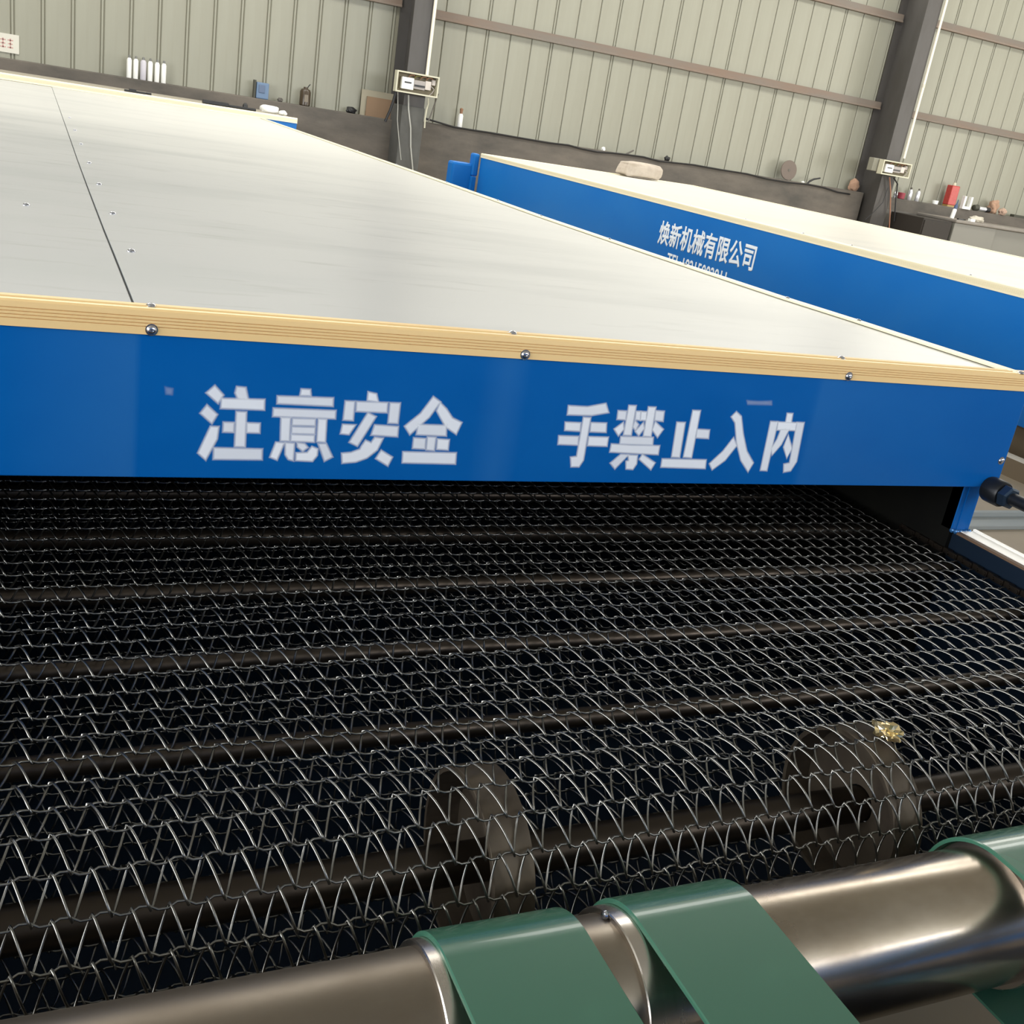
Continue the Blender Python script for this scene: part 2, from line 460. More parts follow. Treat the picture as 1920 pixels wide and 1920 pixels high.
def ribbon(mb, x0, x1, zoff, th, ylist=ys):
    n = len(ylist)
    vs = []
    for y in ylist:
        z = TOP + sag(y) + zoff
        vs += [(x0, y, z), (x1, y, z), (x1, y, z - th), (x0, y, z - th)]
    fs = []
    for i in range(n - 1):
        for j in range(4):
            a, b = i * 4 + j, i * 4 + (j + 1) % 4
            fs.append((a, b, b + 4, a + 4))
    fs += [(0, 1, 2, 3), tuple((n - 1) * 4 + k for k in (3, 2, 1, 0))]
    return mb.add(vs, fs)
XS = 0.157                                   # seam between the two roof sheets
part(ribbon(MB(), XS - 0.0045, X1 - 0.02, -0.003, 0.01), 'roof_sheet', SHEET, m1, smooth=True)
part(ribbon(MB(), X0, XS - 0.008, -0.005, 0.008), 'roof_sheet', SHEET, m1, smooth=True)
sd = MB()
n = len(ys); vs = []
for y in ys: vs += [(X1, y, TOP + sag(y) - 0.004), (X1 - 0.03, y, TOP + sag(y) - 0.004), (X1 - 0.028, y, 0.30), (X1, y, 0.30)]
fs = [(i * 4 + j, i * 4 + (j + 1) % 4, (i + 1) * 4 + (j + 1) % 4, (i + 1) * 4 + j) for i in range(n - 1) for j in range(4)] + [(0, 1, 2, 3), tuple((n - 1) * 4 + k for k in (3, 2, 1, 0))]
part(sd.add(vs, fs), 'side_panel', BLUE, m1)
part(MB().box(X0, X0 + 0.03, 1.83, Y1, 0.0, TOP - 0.03), 'side_panel', BLUE, m1)
part(MB().box(X0, X1, Y1 - 0.03, Y1, 0.2, TOP - 0.01), 'rear_panel', BLUE, m1)
# tunnel: dark liner
ln = MB().box(X1 - 0.045, X1 - 0.031, 1.835, 6.0, 0.10, ZB + 0.12).box(X0 + 0.031, X0 + 0.05, 1.835, 6.0, 0.10, ZB + 0.12)
ln.box(X0 + 0.03, X1 - 0.03, 1.835, 6.0, ZB + 0.12, ZB + 0.135).box(X0 + 0.03, X1 - 0.03, 5.9, 6.0, 0.1, ZB + 0.12)
part(ln, 'tunnel_liner', DARK, m1)
# champagne corner trims with grooves
def trim_profile():
    # (out, down): out = away from the body at the face, first leg on the roof, second leg down the face
    p = [(-0.036, 0.0), (-0.036, 0.0035), (-0.030, 0.005), (-0.024, 0.0035), (-0.020, 0.0035), (-0.0135, 0.0055), (-0.009, 0.0025), (-0.0055, 0.004)]
    q = [(0.0, 0.003), (0.0038, 0.0)]
    face = [(0.0042, -0.0085)]
    for z in (-0.0098, -0.0152, -0.0206, -0.0260):
        face += [(0.0042, z + 0.0008), (0.0012, z + 0.0005), (0.0012, z - 0.0005), (0.0042, z - 0.0008)]
    face += [(0.0042, -0.0395), (0.0, -0.0395), (0.0, -0.002), (-0.036, -0.002)]
    return p + q + face
TP = trim_profile()
part(MB().prism(TP, lambda p, e: (2.224 if e else X0, YD - p[0], TOP + p[1])), 'corner_trim', GOLD, m1)
def swept(poly, yl, f):
    mb = MB(); k = len(poly); vs = [f(p, y) for y in yl for p in poly]
    fs = [(i * k + j, i * k + (j + 1) % k, (i + 1) * k + (j + 1) % k, (i + 1) * k + j) for i in range(len(yl) - 1) for j in range(k)]
    fs += [tuple(range(k))[::-1], tuple((len(yl) - 1) * k + j for j in range(k))]
    return mb.add(vs, fs)
part(swept(TP, [1.8] + ys, lambda p, y: (X1 + p[0], y, TOP + sag(y) + p[1] + 0.001)), 'corner_trim', GOLD2, m1)
part(MB().prism(TP, lambda p, e: (X1 if e else X0, Y1 + p[0], TOP + sag(Y1) + p[1])), 'corner_trim', GOLD2, m1)
part(ribbon(MB(), XS - 0.009, XS - 0.004, -0.009, 0.004), 'seam', mat('seam_grey', (0.18, 0.18, 0.18), 0.8), m1)
# screws: pan heads with a cross recess
def screw_mesh(r):
    mb = MB()
    mb.lathe((0, 0, 0), (0, 0, 1), [(0, r * 1.15), (r * 0.12, r * 1.15), (r * 0.14, r * 0.92), (r * 0.42, r * 0.78), (r * 0.6, r * 0.48), (r * 0.62, r * 0.3), (r * 0.4, r * 0.12)], 14)
    return mb.build('screw', STEEL, smooth=True, angle=50)
sc = screw_mesh(0.0088)
first = [True]
def screw(loc, normal):
    q = Vector(normal).to_track_quat('Z', 'Y').to_matrix().to_4x4()
    mw = Matrix.Translation(loc) @ q
    if first[0]:
        first[0] = False; sc.matrix_world = mw; put(sc, m1); return
    copy_of(sc, m1, mw=mw)
for x in (-0.55, 0.1746, 0.8526, 1.6473): screw((x, YD - 0.0042, CZ - 0.409), (0, -1, 0))
for x, y in ((0.1745, 1.818), (0.83, 1.818), (1.633, 1.818), (2.178, 1.803)): screw((x, y, TOP + 0.003), (0, 0, 1))
for y in (2.39, 2.73, 3.35, 3.95, 4.65, 5.2, 6.0, 7.0, 8.0): screw((2.172, y, TOP + sag(y) + 0.004), (0, 0, 1))
for y in (2.444, 3.08, 3.794, 4.52, 5.36, 6.2, 7.2): screw((0.19, y, TOP + sag(y) - 0.003), (0, 0, 1))
screw((-0.02, 3.08, TOP + sag(3.08) - 0.005), (0, 0, 1))
screw((2.2065, YD, CZ - 0.598), (0, -1, 0))

# painted warning characters: stencil strokes, one object per character
CH6 = {
 'zhu': [[(215,85),(265,140),(235,185),(168,125)],[(165,210),(225,265),(195,315),(128,255)],[(190,345),(235,347),(225,420),(155,548),(112,510)],
   [(360,90),(410,95),(425,168),(368,165),(350,125)],[(262,165),(530,172),(528,230),(258,220)],[(358,250),(413,252),(405,468),(347,466)],
   [(275,318),(335,320),(332,374),(272,372)],[(425,322),(500,325),(498,378),(424,376)],[(213,482),(515,490),(513,550),(210,547)]],
 'yi': [[(775,105),(825,108),(828,140),(768,138)],[(622,150),(972,162),(970,207),(620,190)],[(596,228),(988,243),(985,287),(593,272)],
   [(645,287),(697,289),(690,431),(641,429)],[(884,297),(929,299),(921,437),(875,434)],[(718,293),(858,297),(857,333),(715,329)],
   [(714,347),(856,351),(854,386),(711,382)],[(710,397),(851,402),(849,437),(707,431)],[(610,447),(655,450),(612,550),(575,535)],
   [(672,449),(722,452),(715,555),(690,548),(672,520)],[(748,450),(790,455),(807,475),(780,495),(750,470)],
   [(742,515),(810,512),(840,475),(872,488),(868,525),(840,560),(740,555)],[(885,455),(928,455),(965,535),(922,557)]],
 'an': [[(1205,125),(1250,135),(1260,178),(1200,170)],[(1058,182),(1110,184),(1100,298),(1045,295)],[(1130,185),(1322,192),(1318,248),(1127,240)],
   [(1345,193),(1402,195),(1388,318),(1333,315)],[(1200,258),(1245,280),(1130,462),(1085,440)],[(1040,332),(1112,335),(1075,388),(1028,383)],
   [(1245,335),(1390,345),(1385,402),(1225,392)],[(1185,435),(1220,450),(1245,415),(1290,420),(1255,490),(1190,540),(1120,565),(1038,572),(1035,517),(1090,512),(1150,490),(1160,470)],
   [(1285,500),(1350,540),(1325,588),(1255,545)]],
 'quan': [[(1620,155),(1660,185),(1590,280),(1470,387),(1440,340),(1540,260)],[(1665,195),(1700,230),(1740,290),(1797,318),(1765,385),(1700,340),(1645,240)],
   [(1525,332),(1700,338),(1698,398),(1515,390)],[(1497,418),(1567,422),(1562,482),(1490,478)],[(1585,412),(1632,414),(1622,492),(1578,488)],
   [(1650,425),(1717,430),(1710,488),(1645,484)],[(1428,508),(1762,515),(1757,578),(1424,570)]],
}
CH7 = {
 'shou': [[(172,228),(300,235),(425,212),(442,268),(330,287),(165,282)],[(150,342),(250,346),(245,396),(147,390)],[(328,345),(428,348),(425,404),(322,400)],
   [(105,436),(235,440),(230,492),(100,487)],[(312,442),(440,446),(432,500),(305,496)],[(275,308),(318,310),(268,600),(240,642),(190,642),(187,583),(228,578)]],
 'jin': [[(516,262),(568,265),(562,318),(509,314)],[(590,226),(633,228),(600,425),(553,423)],[(640,266),(665,267),(662,320),(634,318)],[(675,268),(708,270),(703,322),(670,320)],
   [(725,236),(769,238),(737,433),(690,430)],[(775,262),(828,266),(820,328),(768,322)],[(545,345),(548,385),(515,425),(490,385)],[(630,330),(650,355),(632,390),(618,370)],
   [(685,345),(690,380),(655,426),(635,400)],[(770,340),(820,388),(785,436),(752,390)],[(533,440),(752,446),(748,492),(527,485)],
   [(468,492),(600,500),(795,504),(786,558),(600,548),(458,540)],[(530,563),(580,565),(490,655),(462,620)],[(585,568),(642,570),(636,625),(612,660),(570,657),(570,610),(588,605)],
   [(680,565),(762,620),(738,660),(662,592)]],
 'zhi': [[(922,342),(973,344),(935,578),(886,575)],[(1032,260),(1078,262),(1018,580),(968,576)],[(1062,390),(1142,395),(1135,447),(1055,442)],[(820,595),(1118,602),(1112,655),(812,645)]],
 'ru': [[(1300,300),(1330,270),(1362,300),(1375,420),(1400,540),(1445,620),(1412,675),(1365,600),(1335,480),(1325,340)],[(1310,450),(1330,500),(1250,600),(1165,662),(1148,625),(1240,540)]],
 'nei': [[(1570,336),(1615,338),(1540,670),(1500,668)],[(1685,280),(1718,282),(1708,342),(1674,340)],[(1622,340),(1745,345),(1738,392),(1615,388)],
   [(1640,392),(1690,394),(1640,490),(1580,560),(1575,520),(1615,455)],[(1690,430),(1705,490),(1712,520),(1680,580),(1660,510)],
   [(1752,342),(1797,344),(1745,610),(1705,672),(1660,680),(1662,630),(1700,622)]],
}
def spray_strokes(name, strokes, to_plane, core=0.9, ring_in=0.0012, ring_out=0.0042):
    verts, faces, cov = [], [], []
    for si, st in enumerate(strokes):
        pts = [to_plane(p) for p in st]
        ar = sum(a[0] * b[1] - b[0] * a[1] for a, b in zip(pts, pts[1:] + pts[:1]))
        if ar < 0: pts.reverse()
        n = len(pts); dep = YD - 0.0005 - 0.00004 * si
        def off(d):
            out = []
            for i in range(n):
                a, p, b = Vector(pts[i - 1]), Vector(pts[i]), Vector(pts[(i + 1) % n])
                e0 = (p - a).normalized(); e1 = (b - p).normalized()
                n0 = Vector((e0.y, -e0.x)); n1 = Vector((e1.y, -e1.x))
                mm = (n0 + n1)
                mm = mm.normalized() if mm.length > 1e-6 else n0
                k = max(0.55, mm.dot(n0))
                out.append(p + mm * (d / k))
            return out
        inner, outer = off(-ring_in), off(ring_out)
        b0 = len(verts)
        verts += [(p.x, dep, p.y) for p in inner] + [(p.x, dep, p.y) for p in outer]
        c = core * random.uniform(0.85, 1.0)
        cov += [c] * n + [0.0] * n
        faces.append(tuple(b0 + i for i in range(n)))
        faces += [(b0 + i, b0 + (i + 1) % n, b0 + n + (i + 1) % n, b0 + n + i) for i in range(n)]
    me = bpy.data.meshes.new(name); me.from_pydata(verts, [], faces)
    at = me.attributes.new('cover', 'FLOAT', 'POINT')
    for i, c in enumerate(cov): at.data[i].value = c
    me.materials.append(SPRAY)
    o = bpy.data.objects.new(name, me); C.objects.link(o); put(o, m1)
    return o
def pl(ox, oy, s):
    def f(p):
        q = P(ox + p[0] / s, oy + p[1] / s, y=YD); return (q.x, q.z)
    return f
for k, st in CH6.items(): spray_strokes('painted_character', st, pl(340, 700, 1920 / 560))
for k, st in CH7.items(): spray_strokes('painted_character', st, pl(1020, 700, 1920 / 520))
spray_strokes('paint_smudge', [[(1408, 192), (1480, 198), (1572, 196), (1572, 214), (1470, 212), (1412, 210)]], pl(1020, 700, 1920 / 520), 0.22)
spray_strokes('paint_smudge', [[(312, 728), (322, 730), (321, 738), (313, 737)]], pl(0, 0, 1), 0.2)

# front right corner post, rail, legs
part(MB().box(2.150, 2.212, 1.832, 1.87, CZ - 0.803, ZB + 0.1), 'corner_post', BLUE, m1, bevel=0.003)
wl = MB()
for k in range(7):
    t = k / 6
    wl.lathe((2.152 + 0.058 * t, 1.829 + random.uniform(-.003, .003), CZ - 0.803 + random.uniform(-.002, .003)), (0.2, -1, 0.4), [(-.004, .004), (0, .007), (.004, .005), (.006, .001)], 8)
part(wl, 'weld_bead', mat('blue_weld', (0.03, 0.13, 0.32), 0.25, metal=0.4), m1, smooth=True)
RT = CZ - 0.805
part(MB().box(2.163, 2.222, 0.93, 4.0, RT - 0.075, RT - 0.004), 'side_rail', NAVY, m1, bevel=0.003)
part(MB().box(2.163, 2.185, 0.93, 4.0, 0.0, RT - 0.075), 'side_rail_web', NAVY, m1)
part(MB().box(2.178, 2.224, 0.93, 1.825, RT - 0.004, RT + 0.004).box(2.219, 2.227, 0.93, 1.825, RT + 0.004, RT + 0.010), 'guide_strip', mat('bright_strip', (0.90, 0.87, 0.80), 0.35), m1, bevel=0.001)
part(MB().box(2.163, 2.178, 0.93, 1.825, RT - 0.004, RT + 0.002), 'strip_backing', mat('brown_backing', (0.12, 0.07, 0.04), 0.7), m1)
part(MB().box(X0 + 0.02, X0 + 0.06, 0.93, 4.0, 0.0, RT), 'side_rail', NAVY, m1)
part(MB().box(X0 + 0.06, 2.163, 0.985, 6.0, 0.002, 0.012), 'drip_tray', NAVY, m1)
# black rod with collar and hex nut reaching towards the camera side
RZ = CZ - 0.672
RXX = 2.195
rod = part(MB().lathe((RXX, 1.80, RZ), (0, -1, 0), [(0, 0.016), (0.95, 0.016), (0.96, 0.013)], 20), 'tension_rod', BLKST, m1, smooth=True)
def sub(mb, name, m, par, **k):
    o = mb.build(name, m, None, **k); o.parent = par
    o.matrix_parent_inverse = (Matrix.Translation(m1.location)).inverted() @ Matrix.Translation(m1.location)
    return o
sub(MB().lathe((RXX, 1.80, RZ), (0, -1, 0), [(0, 0.031), (0.006, 0.033), (0.045, 0.033), (0.050, 0.030)], 22), 'collar', BLKST, rod, smooth=True)
sub(MB().lathe((RXX, 1.75, RZ), (0, -1, 0), [(0, 0.026), (0.002, 0.029), (0.022, 0.029), (0.026, 0.024)], 6), 'hex_nut', mat('blued_steel', (0.035, 0.06, 0.10), 0.3, metal=0.7), rod)

part(MB().box(RXX - 0.02, RXX + 0.02, 0.935, 0.965, RT - 0.004, RZ + 0.022), 'rod_post', NAVY, m1, bevel=0.003)
# support rollers under the mesh and the drive shaft with its discs
ZBELT = CZ - 0.86
rl0 = MB().lathe((X0 + 0.08, 0, 0), (1, 0, 0), [(0, 0.009), (0.02, 0.009), (0.021, 0.0165), (2.86, 0.0165), (2.861, 0.009), (2.885, 0.009)], 16).build('support_roller', SHAFT, smooth=True)
for i, y in enumerate((1.285, 1.535, 1.79, 2.04, 2.29, 2.54, 2.79)):
    if i == 0: rl0.location = (0, y, ZBELT - 0.029); put(rl0, m1)
    else: copy_of(rl0, m1, loc=(0, y, ZBELT - 0.029))
YC, ZC, RB = 1.124, ZBELT - 0.15, 0.15
part(MB().lathe((X0 + 0.07, YC, ZC), (1, 0, 0), [(0, 0.020), (0.03, 0.020), (0.031, 0.031), (2.86, 0.031), (2.861, 0.02), (2.89, 0.02)], 28), 'drive_shaft', SHAFT, m1, smooth=True)
for i, x in enumerate((-0.14, 0.585, 1.285, 1.985)):
    mb = MB(); r = RB - 0.010
    mb.lathe((x - 0.03, YC, ZC), (1, 0, 0), [(0.0, r - 0.009), (0, r - 0.001), (0.001, r), (0.061, r), (0.062, r - 0.001), (0.062, 0.033), (0.054, 0.033), (0.054, r - 0.009)], 48)
    dd = part(mb, 'drive_disc', RUST, m1, smooth=True)
    # open on the left: drop the cap faces lathe() adds
    bm = bmesh.new(); bm.from_mesh(dd.data)
    bmesh.ops.delete(bm, geom=[f for f in bm.faces if len(f.verts) > 8], context='FACES_ONLY')
    vs_ = sorted(bm.verts, key=lambda v: v.index); n_ = 48
    for j in range(n_): bm.faces.new((vs_[j], vs_[7 * n_ + j], vs_[7 * n_ + (j + 1) % n_], vs_[(j + 1) % n_]))
    bmesh.ops.recalc_face_normals(bm, faces=bm.faces); bm.to_mesh(dd.data); bm.free()

# ------------------------------------------------------------------ woven wire belt
PITCH, SP = 0.042, 0.0513
XB_L, XB_R = -0.62, 2.132
NT = int((XB_R - XB_L) / PITCH)
belt = thing('wire_mesh_belt', 'woven steel wire mesh belt running out of the nearest blue machine', 'conveyor belt', (0.75, YC, ZBELT))
def spiral_mesh():
    mb = MB(); pts = []
    a, b = SP / 2 + 0.0030, 0.0078
    per = 14
    x = XB_L + 0.006
    for k in range(NT * per + 1):
        th = 2 * PI * k / per
        # top strand runs from the rear rod to the front rod while moving right
        c, s_ = math.cos(th), math.sin(th)
        y = a * math.asin(0.985 * c) / math.asin(0.985)
        z = b * math.copysign(abs(s_) ** 0.75, s_)
        fr = k / per
        xx = x + PITCH * fr
        pts.append((xx, y, z))
    mb.tube(pts, 0.0019, 5)
    return mb
def rod_mesh():
    mb = MB(); pts = []
    for k in range(NT + 1):
        x = XB_L + 0.006 + PITCH * k
        pts += [(x - 0.0125, -0.0030, 0), (x - 0.001, -0.0026, 0), (x + 0.0085, 0.0030, 0.0), (x + 0.0195, 0.0026, 0.0)]
    mb.tube(pts, 0.0018, 5)
    return mb
sp0 = spiral_mesh().build('wire_spiral', WIRE, smooth=True, angle=80)
rd0 = rod_mesh().build('cross_rod', WIRE, smooth=True, angle=80)
used = [False, False]
def loop_pose(t):
    """path length along the belt from the top run's rear end to the bottom run's rear end"""
    L1 = 3.4 - YC
    if t < L1: return Matrix.Translation((0, 3.4 - t, ZBELT))
    t2 = t - L1
    if t2 < PI * RB:
        an = t2 / RB
        return Matrix.Translation((0, YC - RB * math.sin(an), ZC + RB * math.cos(an))) @ Matrix.Rotation(an, 4, 'X')
    return Matrix.Translation((0, YC + (t2 - PI * RB), ZC - RB)) @ Matrix.Rotation(PI, 4, 'X')
T0 = (3.4 - YC + 0.022) % SP
total = 2 * (3.4 - YC) + PI * RB
k = 0
while T0 + k * SP < total:
    for j, (src, dt) in enumerate(((rd0, 0.0), (sp0, SP / 2))):
        mw = loop_pose(T0 + k * SP + dt)
        if not used[j]:
            used[j] = True; src.matrix_world = mw; put(src, belt)
        else: copy_of(src, belt, mw=mw)
    k += 1
# roller chain along the right edge of the belt
lk0 = MB().box(-0.004, 0.004, -0.017, 0.017, -0.007, 0.007).lathe((-0.008, -0.012, 0), (1, 0, 0), [(0, 0.004), (0.016, 0.004)], 8).lathe((-0.008, 0.012, 0), (1, 0, 0), [(0, 0.004), (0.016, 0.004)], 8).build('chain_link', SHAFT)
for i in range(34):
    y = 1.14 + i * 0.0254
    l = (2.147 + (0.004 if i % 2 else -0.002), y, ZBELT + 0.004)
    if i == 0: lk0.location = l; put(lk0, belt)
    else: copy_of(lk0, belt, loc=l)

# crumpled brass-coloured foil caught in the mesh
def crumple(name, m, c, rx, ry, rz, seed, amp=0.35, sub_=3, fl=0.0, boxy=1.0):
    rnd = random.Random(seed)
    bm = bmesh.new(); bmesh.ops.create_icosphere(bm, subdivisions=sub_, radius=1.0)
    dirs = [(Vector((rnd.gauss(0, 1), rnd.gauss(0, 1), rnd.gauss(0, 1))).normalized(), rnd.uniform(2, 5), rnd.uniform(0, 6)) for _ in range(9)]
    for v in bm.verts:
        d = v.co.normalized()
        k = 1 + amp * sum(math.sin(f * d.dot(u) * 2 + ph) for u, f, ph in dirs) / 5
        d = Vector([math.copysign(abs(c_) ** boxy, c_) for c_ in d])
        v.co = Vector((d.x * rx, d.y * ry, d.z * rz)) * k
        if v.co.z < -rz * (1 - fl): v.co.z = -rz * (1 - fl)
    me = bpy.data.meshes.new(name); bm.to_mesh(me); bm.free()
    me.materials.append(m)
    o = bpy.data.objects.new(name, me); C.objects.link(o); o.location = c
    return o
fo = crumple('crumpled_foil', mat('brass_foil', (0.75, 0.60, 0.32), 0.2, metal=0.9), P(1664, 1372, z=ZBELT + 0.008) , 0.017, 0.026, 0.014, 3, 0.6, 3)
tag(fo, 'small crumpled shiny gold foil scrap lying on the mesh above the right drive disc', 'foil')

# ------------------------------------------------------------------ transfer conveyor with green belts
YR, ZR, RR = 0.813, CZ - 0.970, 0.0960
tc = thing('transfer_conveyor', 'polished steel roller of a belt conveyor in front of the wire mesh belt', 'conveyor', (0.8, YR, 0))
XL, XRR = -0.60, 2.30
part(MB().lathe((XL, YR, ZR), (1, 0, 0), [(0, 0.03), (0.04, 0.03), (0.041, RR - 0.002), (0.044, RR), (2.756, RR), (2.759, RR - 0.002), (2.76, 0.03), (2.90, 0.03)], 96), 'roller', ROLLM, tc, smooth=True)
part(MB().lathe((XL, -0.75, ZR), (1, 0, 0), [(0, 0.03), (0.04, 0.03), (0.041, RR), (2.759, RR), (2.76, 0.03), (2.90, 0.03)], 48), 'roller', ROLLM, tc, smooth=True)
for x0, x1, lip in ((0.392, 0.570, 1), (0.632, 0.812, 1), (1.262, 1.410, 0)):
    mb = MB().lathe((x0, YR, ZR), (1, 0, 0), [(0, RR - 0.01), (0, 0.1026), (0.0015, 0.104), (x1 - x0 - 0.002, 0.104), (x1 - x0, 0.1025), (x1 - x0, RR - 0.01)], 96)
    part(mb, 'sleeve', SLEEVE, tc, smooth=True)
part(MB().lathe((0.6318, YR + 0.035, ZR + 0.094), (-1, 0, 0.2), [(0, 0.005), (0.002, 0.006), (0.005, 0.005), (0.006, 0.002)], 12), 'set_screw', STEEL, tc, smooth=True)
for x in (XL - 0.08, XRR + 0.02):
    part(MB().box(x, x + 0.05, -0.9, 0.90, ZR - 0.06, ZR + 0.06), 'side_beam', BLUE2, tc, bevel=0.004)
    for y in (-0.7, 0.72): part(MB().box(x, x + 0.05, y, y + 0.05, 0, ZR - 0.06), 'leg', BLUE2, tc)
part(MB().box(XL + 0.05, XRR - 0.1, -0.8, 0.70, 0.0, 0.07), 'black_reflection_box', BLACK, tc)  # hidden black box added so the roller's lower side mirrors dark
def belt_loop(x0, x1, label):
    r0, r1 = 0.1043, 0.1102
    n = 40; path = []
    ya, yb = YR, -0.75
    for i in range(n + 1):
        an = PI / 2 - PI * i / n           # over the front roller, from top to bottom at the rear side
        path.append((ya, an))
    for i in range(n + 1):
        an = -PI / 2 - PI * i / n
        path.append((yb, an))
    e = 0.0015
    prof = [(x0, r0), (x0, r1 - e), (x0 + e, r1), (x1 - e, r1), (x1, r1 - e), (x1, r0)]
    vs = []
    for yc, an in path:
        for x, r in prof: vs.append((x, yc + r * math.cos(an), ZR + r * math.sin(an)))
    k = len(prof); m = len(path)
    fs = [(i * k + j, i * k + (j + 1) % k, ((i + 1) % m) * k + (j + 1) % k, ((i + 1) % m) * k + j) for i in range(m) for j in range(k)]
    o = MB().add(vs, fs).build('green_belt', GREEN, smooth=True)
    tag(o, label, 'belt', 'green belts over the steel roller')
    return o
belt_loop(0.408, 0.585, 'left green flat belt over the steel roller, with the wider bare sleeve rim')
belt_loop(0.654, 0.827, 'middle green flat belt on the roller, beside a sleeve with a set screw')
belt_loop(1.248, 1.425, 'green flat belt at the right picture edge on the far end of the roller')

# unseen blue box added to colour the roller reflection and screen the back lamp
bh = thing('reflection_screen', 'unseen blue and black panels added behind the camera for the roller reflection', 'machine', (1.5, -2.3, 0))
part(MB().box(-2.5, 10.0, -2.9, -2.3, 0.98, 2.08), 'blue_screen', mat('reflection_screen_blue', (0.015, 0.19, 0.66), 0.4), bh, bevel=0.01)
part(MB().box(-2.5, 10.0, -2.9, -2.45, 0.05, 0.98), 'base_panel', BLACK, bh)  # added black lower half, mirrored as a dark band

# ------------------------------------------------------------------ second machine (right)
X2, Y20, Y21, X21 = 4.44, 2.9, 11.27, 7.20
m2 = thing('second_furnace', 'blue tunnel machine with white lettering on its long side, standing behind the aisle', 'machine', (X2, Y20, 0))
ZB2 = CZ - 1.01
part(MB().box(X2, X2 + 0.03, Y20, Y21, ZB2, TOP - 0.003), 'side_panel', BLUE2, m2, bevel=0.004)
part(MB().box(X21 - 0.03, X21, Y20, Y21, ZB2, TOP - 0.003), 'side_panel', BLUE2, m2)
part(MB().box(X2 + 0.03, X21 - 0.03, Y20, Y20 + 0.03, ZB2, TOP - 0.003), 'front_panel', BLUE2, m2)
part(MB().box(X2 + 0.03, X21 - 0.03, Y21 - 0.03, Y21, ZB2, TOP - 0.003), 'rear_panel', BLUE2, m2)
for a, b in ((Y20, 5.25), (5.256, 8.4), (8.406, Y21 - 0.01)):
    part(MB().box(X2 + 0.02, X21 - 0.02, a, b, TOP - 0.008, TOP - 0.002 + (0.002 if a < 5 else 0)), 'roof_sheet', SHEET2, m2)
part(MB().prism(TP, lambda p, e: (X2 - p[0], Y21 + 0.004 if e else Y20, TOP + p[1])), 'corner_trim', GOLD2, m2)
part(MB().prism(TP, lambda p, e: (X21 + p[0], Y21 if e else Y20, TOP + p[1])), 'corner_trim', GOLD2, m2)
part(MB().prism(TP, lambda p, e: (X21 if e else X2, Y21 + p[0], TOP + p[1])), 'corner_trim', GOLD2, m2)
for px, py in ((1341, 392), (1417, 414), (1496, 437), (1611, 463), (1845, 520)):
    q = P(px, py, z=TOP + 0.002)
    mw = Matrix.Translation((X2 + 0.018, q.y, TOP + 0.004))
    copy_of(sc, m2, mw=mw)
# drive box at the far end
p0 = P(850, 302, y=11.30); p1 = P(889, 305, y=11.30); p2 = P(882, 330, y=11.28)
part(MB().box(p0.x, p1.x, 11.30, 11.48, 0.3, p0.z), 'drive_box', BLUE2, m2, bevel=0.025)
part(MB().box(p2.x, X2 - 0.03, 11.25, 11.30, 0.3, p2.z), 'drive_box_flange', BLUE2, m2, bevel=0.008)
part(MB().box(p1.x - 0.02, X2 - 0.005, 11.28, 11.40, p2.z, CZ - 0.385), 'end_plate', BLUE2, m2, bevel=0.02)
# base rail on the floor
part(MB().box(X2 - 0.02, X2 + 0.06, Y20, Y21, 0.0, CZ - 1.168), 'base_rail', mat('tan_rail', (0.26, 0.20, 0.13), 0.6), m2)
part(MB().box(X2 - 0.02, X2 + 0.04, Y20, Y21, CZ - 1.168, CZ - 1.160), 'guide_strip', mat('bright_strip', (0.90, 0.87, 0.80), 0.35), m2)
part(MB().box(X2 + 0.10, X2 + 0.12, Y20 + 0.1, Y21, 0.0, ZB2 + 0.05).box(X2 + 0.12, X21 - 0.1, Y20 + 0.1, Y20 + 0.12, 0.0, ZB2 + 0.05), 'base_panel', mat('brown_skirt', (0.17, 0.125, 0.07), 0.6), m2)
# company lettering on the long side
LETM = mat('white_lettering', (0.80, 0.85, 0.90), 0.6)
def sign(text, size, y0, zb, sx, bold):
    cu = bpy.data.curves.new('lettering', 'FONT')
    cu.body = text; cu.size = size; cu.bevel_depth = bold; cu.bevel_resolution = 0; cu.resolution_u = 3
    tmp = bpy.data.objects.new('lettering', cu); C.objects.link(tmp)
    bpy.context.view_layer.update()
    me = bpy.data.meshes.new_from_object(tmp.evaluated_get(bpy.context.evaluated_depsgraph_get()))
    bpy.data.objects.remove(tmp)
    for v in me.vertices: v.co = (X2 - 0.0008 - max(0, v.co.z) * 0.2, y0 - v.co.x * sx, zb + v.co.y)
    me.materials.clear(); me.materials.append(LETM)
    o = bpy.data.objects.new('painted_character', me); C.objects.link(o)
    return put(o, m2)
for i, ch in enumerate('焕新机械有限公司'): sign(ch, 0.185, 7.30 - i * 0.163, CZ - 0.69 + (0.002 * i), 0.87, 0.0055)
sign('TEL:18215002911', 0.135, 7.11, CZ - 0.845, 0.85, 0.003)

# crumpled dust sheet over the far edge of the second machine
dsq = P(1202, 322, y=11.10)
d1 = crumple('dust_cloth', CLOTH, (dsq.x - 0.02, 11.10, TOP + 0.082), 0.235, 0.15, 0.088, 11, 0.12, 4, 0.12, boxy=0.45)
tag(d1, 'crumpled beige dust cloth heaped on the far edge of the right machine roof', 'cloth')

